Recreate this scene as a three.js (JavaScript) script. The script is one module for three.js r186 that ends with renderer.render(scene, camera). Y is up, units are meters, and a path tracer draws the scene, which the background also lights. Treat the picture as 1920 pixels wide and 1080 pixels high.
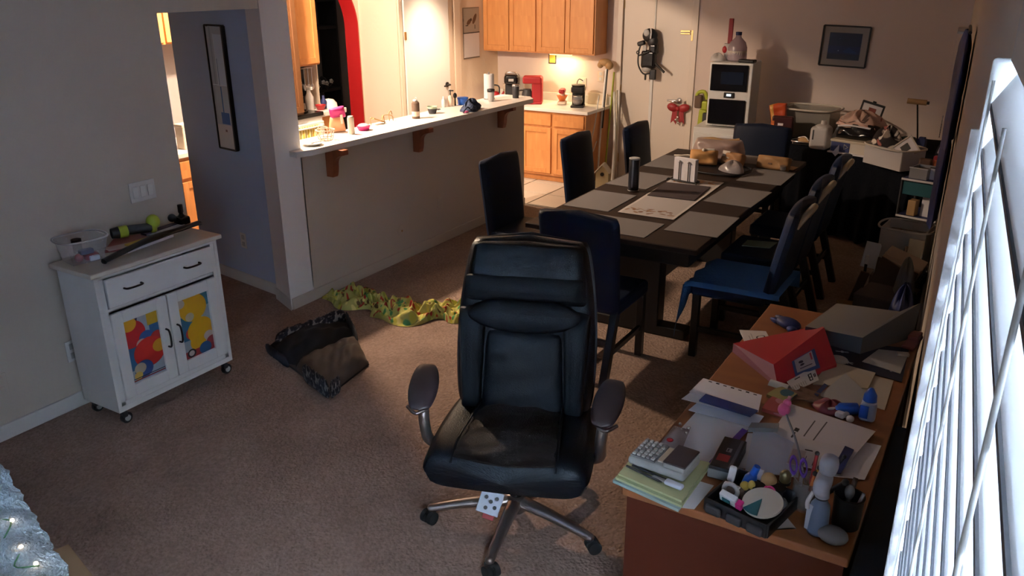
import * as THREE from 'three';
import { RoundedBoxGeometry } from 'three/addons/geometries/RoundedBoxGeometry.js';
import { mergeGeometries } from 'three/addons/utils/BufferGeometryUtils.js';

// ---------- camera, sky, exposure ----------
const scene = new THREE.Scene();
const camera = new THREE.PerspectiveCamera(38.66, 16 / 9, 0.03, 60);
camera.position.set(0, 2.253, 0);
camera.rotation.set(THREE.MathUtils.degToRad(-20.895), THREE.MathUtils.degToRad(31.07), THREE.MathUtils.degToRad(-0.265), 'YXZ');
scene.add(camera);
scene.background = new THREE.Color(0.80, 0.95, 1.15);
scene.backgroundIntensity = 68;
const renderer = new THREE.WebGLRenderer({ antialias: true });
renderer.toneMapping = THREE.LinearToneMapping;
renderer.toneMappingExposure = 1.0;
renderer.shadowMap.enabled = true;

// ---------- helpers ----------
let seed = 7;
function rnd() { seed = (seed + 0x6D2B79F5) | 0; let t = Math.imul(seed ^ (seed >>> 15), 1 | seed); t = (t + Math.imul(t ^ (t >>> 7), 61 | t)) ^ t; return ((t ^ (t >>> 14)) >>> 0) / 4294967296; }
const rr = (a, b) => a + (b - a) * rnd();
const R = (d) => d * Math.PI / 180;
const used = new Map();
function numbered(n) { const k = used.get(n) ?? 0; used.set(n, k + 1); return k ? n + '_' + String(k).padStart(3, '0') : n; }
function mesh(name, geo, mat, parent = scene) {
  const m = new THREE.Mesh(geo, mat); m.name = parent === scene ? numbered(name) : name;
  m.castShadow = m.receiveShadow = true; parent.add(m); return m;
}
function tag(o, label, category, group) { o.userData = { label, category }; if (group) o.userData.group = group; return o; }
function thing(name, label, category, p = [0, 0, 0], ry = 0, group) {
  const o = new THREE.Group(); o.name = numbered(name); scene.add(o); o.position.set(...p); o.rotation.y = ry; return tag(o, label, category, group);
}
function solo(name, label, category, geo, mat, p = [0, 0, 0], ry = 0, group) {
  const o = mesh(name, geo, mat); o.position.set(...p); o.rotation.y = ry; return tag(o, label, category, group);
}
function copy(src, label, p, ry, group) {
  const o = src.clone(); o.name = numbered(src.name.replace(/_\d{3}$/, '')); scene.add(o); o.position.set(...p); if (ry !== undefined) o.rotation.y = ry;
  o.userData = { ...src.userData, label: label ?? src.userData.label }; if (group) o.userData.group = group; return o;
}
function struct(name, geo, mat, p = [0, 0, 0]) { const o = mesh(name, geo, mat); o.position.set(...p); o.userData = { kind: 'structure' }; return o; }
function uvm(g) { // uv in metres from the dominant axis of the normal
  const p = g.attributes.position, n = g.attributes.normal, u = new Float32Array(p.count * 2);
  for (let i = 0; i < p.count; i++) {
    const a = Math.abs(n.getX(i)), b = Math.abs(n.getY(i)), c = Math.abs(n.getZ(i));
    if (b >= a && b >= c) { u[2 * i] = p.getX(i); u[2 * i + 1] = p.getZ(i); } else if (a >= c) { u[2 * i] = p.getZ(i); u[2 * i + 1] = p.getY(i); } else { u[2 * i] = p.getX(i); u[2 * i + 1] = p.getY(i); }
  }
  g.setAttribute('uv', new THREE.BufferAttribute(u, 2)); return g;
}
const tr = (g, x = 0, y = 0, z = 0) => g.translate(x, y, z);
const ro = (g, x = 0, y = 0, z = 0) => { if (x) g.rotateX(x); if (y) g.rotateY(y); if (z) g.rotateZ(z); return g; };
// box by size and centre, r = edge rounding
function bx(w, h, d, x = 0, y = 0, z = 0, r = 0) { return tr(uvm(r ? new RoundedBoxGeometry(w, h, d, 2, Math.min(r, w / 2.01, h / 2.01, d / 2.01)) : new THREE.BoxGeometry(w, h, d)), x, y, z); }
// box by its limits
const bl = (x0, x1, y0, y1, z0, z1, r = 0) => uvm(bx(Math.abs(x1 - x0), Math.abs(y1 - y0), Math.abs(z1 - z0), (x0 + x1) / 2, (y0 + y1) / 2, (z0 + z1) / 2, r));
const cy = (r1, r2, h, x = 0, y = 0, z = 0, n = 20) => tr(new THREE.CylinderGeometry(r1, r2, h, n), x, y, z); // r1 top
const la = (pts, n = 24) => new THREE.LatheGeometry(pts.map(([a, b]) => new THREE.Vector2(a, b)), n);
const sp = (r, x = 0, y = 0, z = 0, sx = 1, sy = 1, sz = 1) => tr(new THREE.SphereGeometry(r, 16, 12).scale(sx, sy, sz), x, y, z);
const tu = (pts, r, n = 24, k = 8, closed = false) => new THREE.TubeGeometry(new THREE.CatmullRomCurve3(pts.map((p) => new THREE.Vector3(...p)), closed), n, r, k, closed);
const ex = (pts, depth, bev = 0, holes = []) => {
  const s = pts instanceof THREE.Shape ? pts : new THREE.Shape(pts.map((p) => new THREE.Vector2(...p))); for (const h of holes) s.holes.push(h);
  return new THREE.ExtrudeGeometry(s, { depth, bevelEnabled: bev > 0, bevelSize: bev, bevelThickness: bev, bevelSegments: 2, curveSegments: 16 });
};
function mg(...gs) {
  return mergeGeometries(gs.flat().map((g) => { const q = g.index ? g.toNonIndexed() : g.clone(); for (const k of Object.keys(q.attributes)) if (!['position', 'normal', 'uv'].includes(k)) q.deleteAttribute(k); return q; }));
}
// parametric sheet: f(u, v) -> [x, y, z]; uv runs 0..1 unless su, sv given
function pg(nu, nv, f, su = 1, sv = 1) {
  const pos = [], uv = [], ix = [];
  for (let j = 0; j <= nv; j++) for (let i = 0; i <= nu; i++) { pos.push(...f(i / nu, j / nv)); uv.push(su * i / nu, sv * j / nv); }
  for (let j = 0; j < nv; j++) for (let i = 0; i < nu; i++) { const a = j * (nu + 1) + i, b = a + 1, c = a + nu + 1, d = c + 1; ix.push(a, b, d, a, d, c); }
  const g = new THREE.BufferGeometry(); g.setAttribute('position', new THREE.Float32BufferAttribute(pos, 3)); g.setAttribute('uv', new THREE.Float32BufferAttribute(uv, 2)); g.setIndex(ix); g.computeVertexNormals(); return g;
}
// upholstered pad standing in the xy plane: width profile w(v), height h, thickness t, optional shape z(x, y) and wrinkles
function pad({ w, h, t, p = 5, z = () => 0, n = 20, m = 20, wr = 0, back = 1 }) {
  const W = typeof w === 'function' ? w : () => w;
  const side = (s) => pg(n, m, (a, b) => {
    let u = 2 * a - 1, v = 2 * b - 1; u = Math.sign(u) * Math.pow(Math.abs(u), 0.7); v = Math.sign(v) * Math.pow(Math.abs(v), 0.7);
    const y = v * h / 2, cor = Math.pow(Math.max(0, 1 - Math.pow(Math.abs(v), 14)), 0.12), x = u * W(v) / 2 * cor;
    const e = Math.pow(Math.max(0, (1 - Math.pow(Math.abs(u), p)) * (1 - Math.pow(Math.abs(v), p))), 0.5);
    const k = wr && s > 0 ? wr * e * (Math.sin(x * 41 + y * 23 + 3 * Math.sin(y * 17)) + Math.sin(y * 57 - x * 19)) : 0;
    return s > 0 ? [x, y, z(x, y) + t / 2 * e + k] : [-x, y, z(-x, y) - back * t / 2 * e];
  }, 2, 2);
  return mg(side(1), side(-1));
}
// thin slab over four floor-plan corners [x, z] in order round the sheet; f(u, v) lifts it
function slab(c, y, t = 0.002, f = null, n = 8) {
  const q = (u, v, k) => [0, 1].map((i) => (1 - v) * ((1 - u) * c[0][i] + u * c[1][i]) + v * ((1 - u) * c[3][i] + u * c[2][i]));
  const top = pg(f ? n : 1, f ? n : 1, (u, v) => { const [x, z] = q(u, v); return [x, y + t + (f ? f(u, v) : 0), z]; });
  const bot = pg(f ? n : 1, f ? n : 1, (u, v) => { const [x, z] = q(u, v); return [x, y + (f ? f(u, v) : 0), z]; });
  const ed = (fn) => pg(f ? n : 1, 1, (u, v) => { const [a, b] = fn(u), [x, z] = q(a, b); return [x, y + v * t + (f ? f(a, b) : 0), z]; });
  const g = mg(top, bot, ed((u) => [u, 0]), ed((u) => [u, 1]), ed((u) => [0, u]), ed((u) => [1, u]));
  return g;
}
// ---------- textures ----------
function hash(x, y, s) { let h = (x * 374761393 + y * 668265263 + s * 974634757) | 0; h = Math.imul(h ^ (h >>> 13), 1274126177); return ((h ^ (h >>> 16)) >>> 0) / 4294967296; }
function vnoise(x, y, per, s) { // tileable value noise
  const xi = Math.floor(x), yi = Math.floor(y), fx = x - xi, fy = y - yi, w = (t) => t * t * (3 - 2 * t), m = (a) => ((a % per) + per) % per;
  const a = hash(m(xi), m(yi), s), b = hash(m(xi + 1), m(yi), s), c = hash(m(xi), m(yi + 1), s), d = hash(m(xi + 1), m(yi + 1), s);
  return a + (b - a) * w(fx) + (c - a) * w(fy) + (a - b - c + d) * w(fx) * w(fy);
}
function fbm(u, v, f, oct, s) { let a = 0, k = 0.5, n = 0; for (let o = 0; o < oct; o++) { a += k * vnoise(u * f, v * f, f, s + o); n += k; f *= 2; k *= 0.5; } return a / n; }
function dtex(n, fn, rep, srgb = true) {
  const d = new Uint8Array(n * n * 4);
  for (let j = 0; j < n; j++) for (let i = 0; i < n; i++) { const c = fn(i / n, j / n); for (let k = 0; k < 3; k++) d[(j * n + i) * 4 + k] = Math.max(0, Math.min(255, Array.isArray(c) ? c[k] : c)); d[(j * n + i) * 4 + 3] = 255; }
  const t = new THREE.DataTexture(d, n, n); t.wrapS = t.wrapT = THREE.RepeatWrapping; t.repeat.set(rep, rep); t.magFilter = THREE.LinearFilter; t.minFilter = THREE.LinearMipmapLinearFilter; t.generateMipmaps = true;
  if (srgb) t.colorSpace = THREE.SRGBColorSpace; t.needsUpdate = true; return t;
}
function ctex(w, h, draw) { const c = document.createElement('canvas'); c.width = w; c.height = h; draw(c.getContext('2d'), w, h); const t = new THREE.CanvasTexture(c); t.colorSpace = THREE.SRGBColorSpace; t.anisotropy = 8; return t; }
const mixc = (a, b, t) => a.map((x, i) => x + (b[i] - x) * t);
const T = {
  carpet: dtex(512, (u, v) => mixc([112, 92, 82], [168, 144, 130], 0.55 * fbm(u, v, 96, 2, 3) + 0.45 * fbm(u, v, 6, 3, 9)), 0.8),
  carpetB: dtex(512, (u, v) => 255 * fbm(u, v, 128, 2, 5), 0.8, false),
  peel: dtex(256, (u, v) => 255 * fbm(u, v, 24, 3, 11), 1.6, false),
  oak: dtex(256, (u, v) => mixc([190, 122, 66], [222, 160, 98], 0.6 * fbm(u, v * 0.12, 32, 2, 21) + 0.4 * fbm(u, v, 3, 2, 8)), 1.2),
  oakD: dtex(256, (u, v) => mixc([112, 52, 24], [150, 82, 42], fbm(u, v * 0.12, 32, 3, 21)), 1.2),
  desk: dtex(256, (u, v) => mixc([118, 70, 38], [150, 94, 54], 0.6 * fbm(u * 0.12, v, 32, 3, 31) + 0.4 * fbm(u, v, 3, 2, 5)), 0.9),
  leather: dtex(256, (u, v) => 255 * fbm(u, v, 40, 3, 41), 3, false),
  weave: dtex(128, (u, v) => 150 + 60 * Math.sin(u * 6.283 * 24) * Math.sin(v * 6.283 * 24) + 40 * (hash(Math.floor(u * 128), Math.floor(v * 128), 4) - 0.5), 5, false),
  cloth: dtex(256, (u, v) => 255 * fbm(u, v, 16, 4, 51), 2, false),
};
// ---------- materials ----------
const C = (r, g, b) => new THREE.Color().setRGB(r, g, b);
const mat = (c, rough = 0.6, o = {}) => new THREE.MeshStandardMaterial({ color: Array.isArray(c) ? C(...c) : new THREE.Color(c), roughness: rough, ...o });
const phy = (c, rough, o) => new THREE.MeshPhysicalMaterial({ color: Array.isArray(c) ? C(...c) : new THREE.Color(c), roughness: rough, ...o });
const W_ = '#ffffff';
const M = {
  wall: mat([0.56, 0.50, 0.43], 0.85, { bumpMap: T.peel, bumpScale: 0.0012 }),
  wallFar: mat([0.66, 0.555, 0.50], 0.85, { bumpMap: T.peel, bumpScale: 0.0012 }),
  wallBlue: mat([0.44, 0.535, 0.70], 0.85, { bumpMap: T.peel, bumpScale: 0.0012 }),
  wallWhite: mat([0.84, 0.83, 0.82], 0.8, { bumpMap: T.peel, bumpScale: 0.001 }),
  ceil: mat([0.6, 0.57, 0.53], 0.95), cream: mat([0.72, 0.60, 0.48], 0.8, { bumpMap: T.peel, bumpScale: 0.001 }),
  carpet: mat(W_, 1, { map: T.carpet, bumpMap: T.carpetB, bumpScale: 0.006 }),
  tile: mat([0.52, 0.45, 0.38], 0.45), grout: mat([0.3, 0.25, 0.2], 0.9),
  trim: mat([0.66, 0.65, 0.63], 0.55), white: mat([0.72, 0.72, 0.70], 0.5), whiteGloss: mat([0.78, 0.78, 0.76], 0.25),
  door: mat([0.72, 0.64, 0.56], 0.45), oak: mat(W_, 0.45, { map: T.oak }), oakD: mat(W_, 0.5, { map: T.oakD }),
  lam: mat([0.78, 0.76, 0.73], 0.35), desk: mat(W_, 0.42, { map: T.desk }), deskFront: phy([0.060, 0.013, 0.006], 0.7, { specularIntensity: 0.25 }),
  leather: phy([0.004, 0.0055, 0.009], 0.33, { bumpMap: T.leather, bumpScale: 0.0012, specularIntensity: 0.85, specularColor: C(0.75, 0.9, 1) }),
  leatherW: phy([0.014, 0.010, 0.009], 0.34, { bumpMap: T.leather, bumpScale: 0.006 }),
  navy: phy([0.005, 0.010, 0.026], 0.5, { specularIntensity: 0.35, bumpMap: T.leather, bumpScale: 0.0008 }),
  navyLit: phy([0.008, 0.022, 0.062], 0.45, { specularIntensity: 0.45, bumpMap: T.leather, bumpScale: 0.0008 }),  // navy leather with the bluish window light put into its colour
  blackWood: mat([0.008, 0.008, 0.009], 0.4), espresso: phy([0.026, 0.016, 0.012], 0.55, { specularIntensity: 0.45 }),
  pewter: mat([0.34, 0.29, 0.27], 0.32, { metalness: 0.85 }), chrome: mat([0.75, 0.75, 0.76], 0.18, { metalness: 1 }), iron: mat([0.03, 0.03, 0.032], 0.45, { metalness: 0.6 }),
  brass: mat([0.55, 0.38, 0.16], 0.3, { metalness: 1 }),
  black: mat([0.008, 0.008, 0.010], 0.5), blackGloss: mat([0.006, 0.006, 0.008], 0.15), rubber: mat([0.012, 0.012, 0.012], 0.8), dark: mat([0.03, 0.03, 0.035], 0.6),
  grey: mat([0.22, 0.22, 0.23], 0.6), greyL: mat([0.42, 0.42, 0.42], 0.6), steel: mat([0.4, 0.4, 0.42], 0.3, { metalness: 0.9 }),
  paper: mat([0.68, 0.66, 0.68], 0.8), paperB: mat([0.58, 0.62, 0.72], 0.8), paperC: mat([0.55, 0.50, 0.43], 0.85), paperG: mat([0.42, 0.42, 0.40], 0.85), manila: mat([0.50, 0.44, 0.34], 0.85),
  card: mat([0.30, 0.19, 0.10], 0.9), cardD: mat([0.13, 0.085, 0.06], 0.9), mailer: mat([0.21, 0.20, 0.19], 0.9),
  red: mat([0.34, 0.009, 0.014], 0.5), redD: mat([0.30, 0.015, 0.02], 0.5), redWall: mat([0.34, 0.003, 0.005], 0.6), orange: mat([0.6, 0.16, 0.04], 0.5), yellow: mat([0.62, 0.42, 0.06], 0.5), lime: mat([0.36, 0.42, 0.03], 0.45), green: mat([0.06, 0.2, 0.09], 0.6), folder: mat([0.42, 0.47, 0.26], 0.75), folderB: mat([0.33, 0.45, 0.45], 0.75),
  blue: mat([0.012, 0.09, 0.42], 0.35), navyP: mat([0.015, 0.025, 0.11], 0.6), purple: mat([0.10, 0.03, 0.30], 0.4), pink: mat([0.6, 0.10, 0.25], 0.4), magenta: mat([0.5, 0.02, 0.16], 0.5), tan: mat([0.42, 0.26, 0.12], 0.7), brown: mat([0.10, 0.05, 0.028], 0.7), teal: mat([0.012, 0.085, 0.10], 0.5), bread: mat([0.50, 0.26, 0.09], 0.75), cloth: phy([0.004, 0.005, 0.008], 1, { bumpMap: T.cloth, bumpScale: 0.004, specularIntensity: 0.2 }),
  blueCloth: mat([0.04, 0.15, 0.40], 0.9, { bumpMap: T.cloth, bumpScale: 0.004 }), denim: mat([0.05, 0.07, 0.13], 0.9, { bumpMap: T.cloth, bumpScale: 0.01 }),
  placemat: mat([0.20, 0.185, 0.185], 0.85, { bumpMap: T.weave, bumpScale: 0.001 }), runner: mat([0.46, 0.43, 0.41], 0.9, { bumpMap: T.weave, bumpScale: 0.001 }), plum: mat([0.055, 0.04, 0.045], 0.9),
  fleece: mat([0.07, 0.075, 0.09], 1), batting: mat([0.46, 0.55, 0.58], 1, { bumpMap: T.cloth, bumpScale: 0.012 }),
  glass: phy([1, 1, 1], 0.03, { transmission: 1, thickness: 0, ior: 1.45 }),
  clear: phy([0.90, 0.90, 0.92], 0.16, { transmission: 0.82, thickness: 0, ior: 1.4 }),
  frost: phy([0.72, 0.70, 0.70], 0.5, { transmission: 0.45, thickness: 0 }),
  slat: phy([0.88, 0.9, 0.92], 0.5, { transmission: 0.5, thickness: 0 }), slatEdgeShade: mat([0.03, 0.035, 0.05], 0.6),
};
// ---------- lights of the place, one added ----------
const WARM = C(1.0, 0.74, 0.52);
function pointLamp(p, I, c = WARM, soft = 3) { const l = new THREE.PointLight(c, I, 0, 2); l.position.set(...p); l.castShadow = true; l.shadow.radius = soft; l.name = 'lamp_light'; scene.add(l); return l; }
{ // two kitchen fittings on the ceiling, above the frame
  const g = thing('ceiling_lamp', 'round white ceiling lamp over the stove end of the kitchen', 'lamp', [-4.95, 2.6, -4.6]);
  mesh('base', cy(0.14, 0.14, 0.03, 0, -0.015, 0), M.white, g); 
  mesh('bulb', sp(0.042, 0, -0.06, 0), mat([1, 0.85, 0.7], 0.4, { emissive: WARM, emissiveIntensity: 5 }), g);
  pointLamp([-4.95, 2.54, -4.6], 36);
  const d = thing('ceiling_downlight', 'recessed ceiling downlight in front of the white pantry door', 'lamp', [-4.98, 2.6, -7.25]);
  mesh('ring', la([[0.07, -0.012], [0.10, -0.012], [0.105, 0.0], [0.07, 0.0]], 28), M.white, d); mesh('lens', cy(0.07, 0.07, 0.006, 0, -0.004, 0), mat([1, 0.9, 0.8], 0.4, { emissive: WARM, emissiveIntensity: 5 }), d);
  const s = new THREE.SpotLight(WARM, 34, 0, R(44), 0.6, 2); s.position.set(-4.98, 2.585, -7.25); s.target.position.set(-5.1, 0, -7.35); s.castShadow = true; s.shadow.radius = 5; s.name = 'downlight_beam'; scene.add(s, s.target);
}
{ const g = thing('ceiling_lamp', 'added unseen dim lamp brightening the dark room beyond the red arch', 'lamp', [-7.3, 2.6, -6.3]);
  mesh('base', cy(0.12, 0.12, 0.03, 0, -0.015, 0), M.white, g); mesh('bulb', sp(0.04, 0, -0.065, 0), mat([1, 0.9, 0.8], 0.4, { emissive: WARM, emissiveIntensity: 0.6 }), g);
  pointLamp([-7.3, 2.53, -6.3], 0.9, C(1, 0.9, 0.82), 4); }  // fitting and light both added, out of view, to lift the dark room
{ // lamp strip under the wall cupboards
  const g = thing('under_cabinet_lamp', 'small warm lamp fixed under the oak wall cupboards', 'lamp', [-4.55, 1.405, -8.66]);
  mesh('housing', bx(0.30, 0.02, 0.06, 0, 0, 0, 0.006), M.white, g); mesh('diffuser', bx(0.27, 0.012, 0.045, 0, -0.014, 0, 0.004), mat([1, 0.8, 0.5], 0.4, { emissive: C(1, 0.62, 0.26), emissiveIntensity: 3 }), g);
  const l = new THREE.RectAreaLight(C(1, 0.72, 0.36), 130, 0.27, 0.045); l.position.set(-4.55, 1.382, -8.66); l.rotation.set(-Math.PI / 2, 0, 0); l.name = 'under_cabinet_glow'; scene.add(l);
}
// ---------- the room ----------
const XL = -4.187, ZF = -8.8, CH = 2.6, WX = 0.0777, WS = 0.0604, TH = Math.atan(WS);
const rw = (g) => tr(ro(g, 0, TH, 0), WX, 0, 0); // window-wall frame: local x 0 is the room face, -z runs away from the camera
struct('floor', bl(-8.7, 0.5, -0.1, 0, 1.45, -9), M.carpet);
struct('ceiling', bl(-8.7, 0.5, CH, CH + 0.1, 1.45, -9), M.ceil);
struct('wall_near', mg(bl(-1.2, 0.5, 0, CH, 1.3, 1.45), bl(-1.30, -1.15, 0, CH, -0.40, 1.45), bl(-4.34, -1.15, 0, 1.35, -0.40, -0.25), bl(-4.34, -1.15, 2.35, CH, -0.40, -0.25), bl(-4.34, -2.9, 1.35, 2.35, -0.40, -0.25), bl(-1.4, -1.15, 1.35, 2.35, -0.40, -0.25)), M.wall);
{ const f = struct('window_2', mg(bl(-2.9, -1.4, 1.35, 1.40, -0.30, -0.26), bl(-2.9, -1.4, 2.30, 2.35, -0.30, -0.26), bl(-2.9, -2.85, 1.40, 2.30, -0.30, -0.26), bl(-1.45, -1.4, 1.40, 2.30, -0.30, -0.26)), M.trim); mesh('pane', bl(-2.85, -1.45, 1.40, 2.30, -0.282, -0.278), M.glass, f);  // unseen window, added to send cool light in from behind the camera
  const t = thing('added_roller_shade', 'added white translucent roller shade dimming the unseen window above the mantel', 'shade', [-2.15, 2.33, -0.36]); mesh('roller', cy(0.02, 0.02, 1.46, 0, 0, 0, 14).rotateZ(Math.PI / 2), M.white, t); mesh('fabric', bx(1.46, 0.95, 0.002, 0, -0.475, 0.012), phy([0.42, 0.49, 0.58], 0.9, { transmission: 0.6, thickness: 0 }), t); mesh('hem_bar', bx(1.46, 0.02, 0.01, 0, -0.955, 0.012, 0.003), M.white, t); }  // shade added, out of view, to dim the sky through that window
struct('wall_left', mg(bl(XL - 0.15, XL, 0, CH, 1.35, -3.12), bl(XL - 0.15, XL, 2.06, CH, -3.12, -3.86)), M.wall);
const plan = (pts, y0, y1) => uvm(tr(ro(ex(pts.map(([x, z]) => [x, -z]), y1 - y0), -Math.PI / 2), 0, y0, 0)); // plan outline x, z
struct('wall_pier', plan([[XL, -3.87], [-4.45, -3.99], [-4.45, -4.17], [XL, -4.11]], 0, CH), M.wallWhite);
struct('wall_hall', plan([[-4.44, -4.03], [-5.50, -4.19], [-5.50, -4.29], [-4.44, -4.16]], 0, CH), M.wallBlue);
struct('wall_half', mg(bl(XL - 0.15, XL, 0, 1.09, -4.10, -7.2), bl(XL - 0.15, XL, 2.3, CH, -4.11, ZF)), M.wall);
{ // far wall with the double door leaf opening left out behind the leaves
  struct('wall_far', mg(bl(-6.5, -3.853, 0, CH, ZF, ZF - 0.15), bl(-3.058, -0.2, 0, CH, ZF, ZF - 0.15), bl(-3.853, -3.058, 2.32, CH, ZF, ZF - 0.15), bl(-3.9, -3.0, 0, CH, ZF - 0.12, ZF - 0.18)), M.wallFar);
}
const z0 = -0.89, z1 = 1.0, wy0 = 0.95, wy1 = 2.17;
struct('wall_right', rw(mg(bl(0, 0.14, 0, CH, z0, -9.0), bl(0, 0.14, 0, wy0, z1, z0), bl(0, 0.14, wy1, CH, z1, z0), bl(0, 0.14, 0, CH, 1.5, z1))), M.wall);
struct('wall_hall_end', mg(bl(-6.45, -6.3, 0, CH, -2.9, -6.2), bl(-6.3, XL - 0.15, 0, CH, -2.9, -3.05), bl(-6.3, -5.5, 2.02, CH, -4.19, -4.29)), mat([0.30, 0.28, 0.28], 0.85));  // last box: unseen header added to block lamp light into the hall
// kitchen walls
struct('wall_pantry', bl(-6.16, -5.49, 0, CH, -6.88, ZF), M.cream);
{ // the arch to the dark room
  const s = new THREE.Shape([[6.2, 0], [6.95, 0], [6.95, CH], [6.2, CH]].map((p) => new THREE.Vector2(...p)));
  const h = new THREE.Path(); h.moveTo(6.21, 0); h.lineTo(6.86, 0); h.lineTo(6.86, 1.74); h.absellipse(6.40, 1.74, 0.46, 0.52, 0, Math.PI / 2, false); h.lineTo(6.21, 2.26); h.lineTo(6.21, 0);
  struct('wall_arch', uvm(tr(ro(ex(s, 0.17, 0, [h]), 0, Math.PI / 2, 0), -6.16, 0, 0)), M.cream);
  const o = new THREE.Shape(); o.moveTo(6.842, 0); o.lineTo(6.857, 0); o.lineTo(6.857, 1.74); o.absellipse(6.40, 1.74, 0.457, 0.517, 0, Math.PI / 2, false); o.lineTo(6.22, 2.257); o.lineTo(6.22, 2.242); o.lineTo(6.40, 2.242); o.absellipse(6.40, 1.74, 0.442, 0.502, Math.PI / 2, 0, true); o.lineTo(6.842, 0);
  struct('trim_1', tr(ro(ex(o, 0.174), 0, Math.PI / 2, 0), -6.16, 0, 0), M.redWall);
  struct('wall_dark_room', mg(bl(-8.7, -8.6, 0, CH, -5.0, -9), bl(-8.7, -6.3, 0, CH, -5.0, -4.9), bl(-8.7, -6.1, 0, CH, -8.9, -9)), mat([0.50, 0.44, 0.42], 0.9));
}
// kitchen floor tiles
struct('floor_kitchen', bl(-5.49, -3.72, 0, 0.006, -7.22, ZF), M.grout);
{ const f = scene.children[scene.children.length - 1], vs = [0, 1, 2].map((i) => { const m = M.tile.clone(); m.color.multiplyScalar(0.92 + 0.08 * i); return m; }), g = bx(0.425, 0.012, 0.425, 0, 0, 0, 0.004);
  for (let i = 0; i < 4; i++) for (let j = 0; j < 4; j++) { const t = mesh('tile', g, vs[(i * 2 + j * 3) % 3], f); t.position.set(-5.27 + i * 0.44, 0.008, -7.45 - j * 0.44); } }
// baseboards
const bb = 0.085;
struct('baseboard_left', bl(XL, XL + 0.014, 0, bb, 1.3, -3.12, 0.004), M.trim);
struct('baseboard_half', bl(XL, XL + 0.014, 0, bb, -3.88, -7.2, 0.004), mat([0.56, 0.50, 0.43], 0.6));
struct('baseboard_hall', plan([[-4.43, -4.017], [-5.50, -4.178], [-5.50, -4.192], [-4.43, -4.033]], 0, bb), M.trim);
struct('baseboard_pier', plan([[XL + 0.016, -3.855], [-4.45, -3.975], [-4.45, -3.992], [XL, -3.872]], 0, bb), M.trim);
struct('baseboard_far', mg(bl(-3.0, -0.5, 0, bb, ZF, ZF + 0.014), bl(-4.0, -3.92, 0, bb, ZF, ZF + 0.014)), M.trim);
struct('baseboard_right', rw(bl(-0.014, 0, 0, bb, z0 - 0.1, -8.75)), M.trim);
// window and blind
{ const fr = struct('window_1', rw(mg(bl(0.09, 0.13, wy0, wy0 + 0.05, z1, z0), bl(0.09, 0.13, wy1 - 0.05, wy1, z1, z0), bl(0.09, 0.13, wy0, wy1, z0, z0 + 0.05), bl(0.09, 0.13, wy0, wy1, z1, z1 - 0.05), bl(0.09, 0.13, wy0, wy1, 0.0, 0.04))), M.trim);
  mesh('pane', rw(bl(0.108, 0.112, wy0 + 0.05, wy1 - 0.05, z0 + 0.05, 0.0)), M.glass, fr); mesh('pane', rw(bl(0.108, 0.112, wy0 + 0.05, wy1 - 0.05, 0.04, z1 - 0.05)), M.glass, fr);
  const t = thing('window_blind', 'wide white horizontal slat blind glowing with daylight beside the desk', 'blind', [WX, 0, 0], TH);
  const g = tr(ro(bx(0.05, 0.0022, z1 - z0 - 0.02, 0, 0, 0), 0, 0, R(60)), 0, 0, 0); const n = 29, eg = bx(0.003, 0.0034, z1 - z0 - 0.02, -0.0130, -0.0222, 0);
  for (let i = 0; i < n; i++) { const s = mesh('slat', g, M.slat, t); s.position.set(-0.028, wy0 + 0.05 + i * 0.0415, (z0 + z1) / 2); mesh('edge', eg, M.slatEdgeShade, s); }  // dark strip on each slat stands for the shadow line at its lip
  mesh('headrail', bl(-0.029, -0.002, wy1 + 0.006, wy1 + 0.045, z0, z1, 0.004), M.white, t);
  mesh('valance', bl(-0.032, -0.029, wy1 + 0.008, wy1 + 0.06, z0 - 0.004, z1, 0.001), M.greyL, t);
  mesh('side_channel', bl(-0.046, -0.010, wy0, wy1 + 0.01, z0 - 0.014, z0 - 0.001, 0.004), M.slat, t);
  mesh('bottom_rail', bl(-0.050, -0.006, wy0 + 0.006, wy0 + 0.026, z0, z1, 0.004), M.white, t);
  for (const z of [-0.80, -0.55, -0.3, 0.1, 0.5]) mesh('cord', tu([[-0.046, wy0 + 0.02, z], [-0.047, 1.3, z], [-0.046, wy1, z]], 0.0013, 4, 6), M.greyL, t);
  mesh('tilt_wand', tu([[-0.05, 2.12, -0.86], [-0.052, 1.85, -0.865], [-0.05, 1.55, -0.86]], 0.004, 6, 8), M.clear, t);
}
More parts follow.
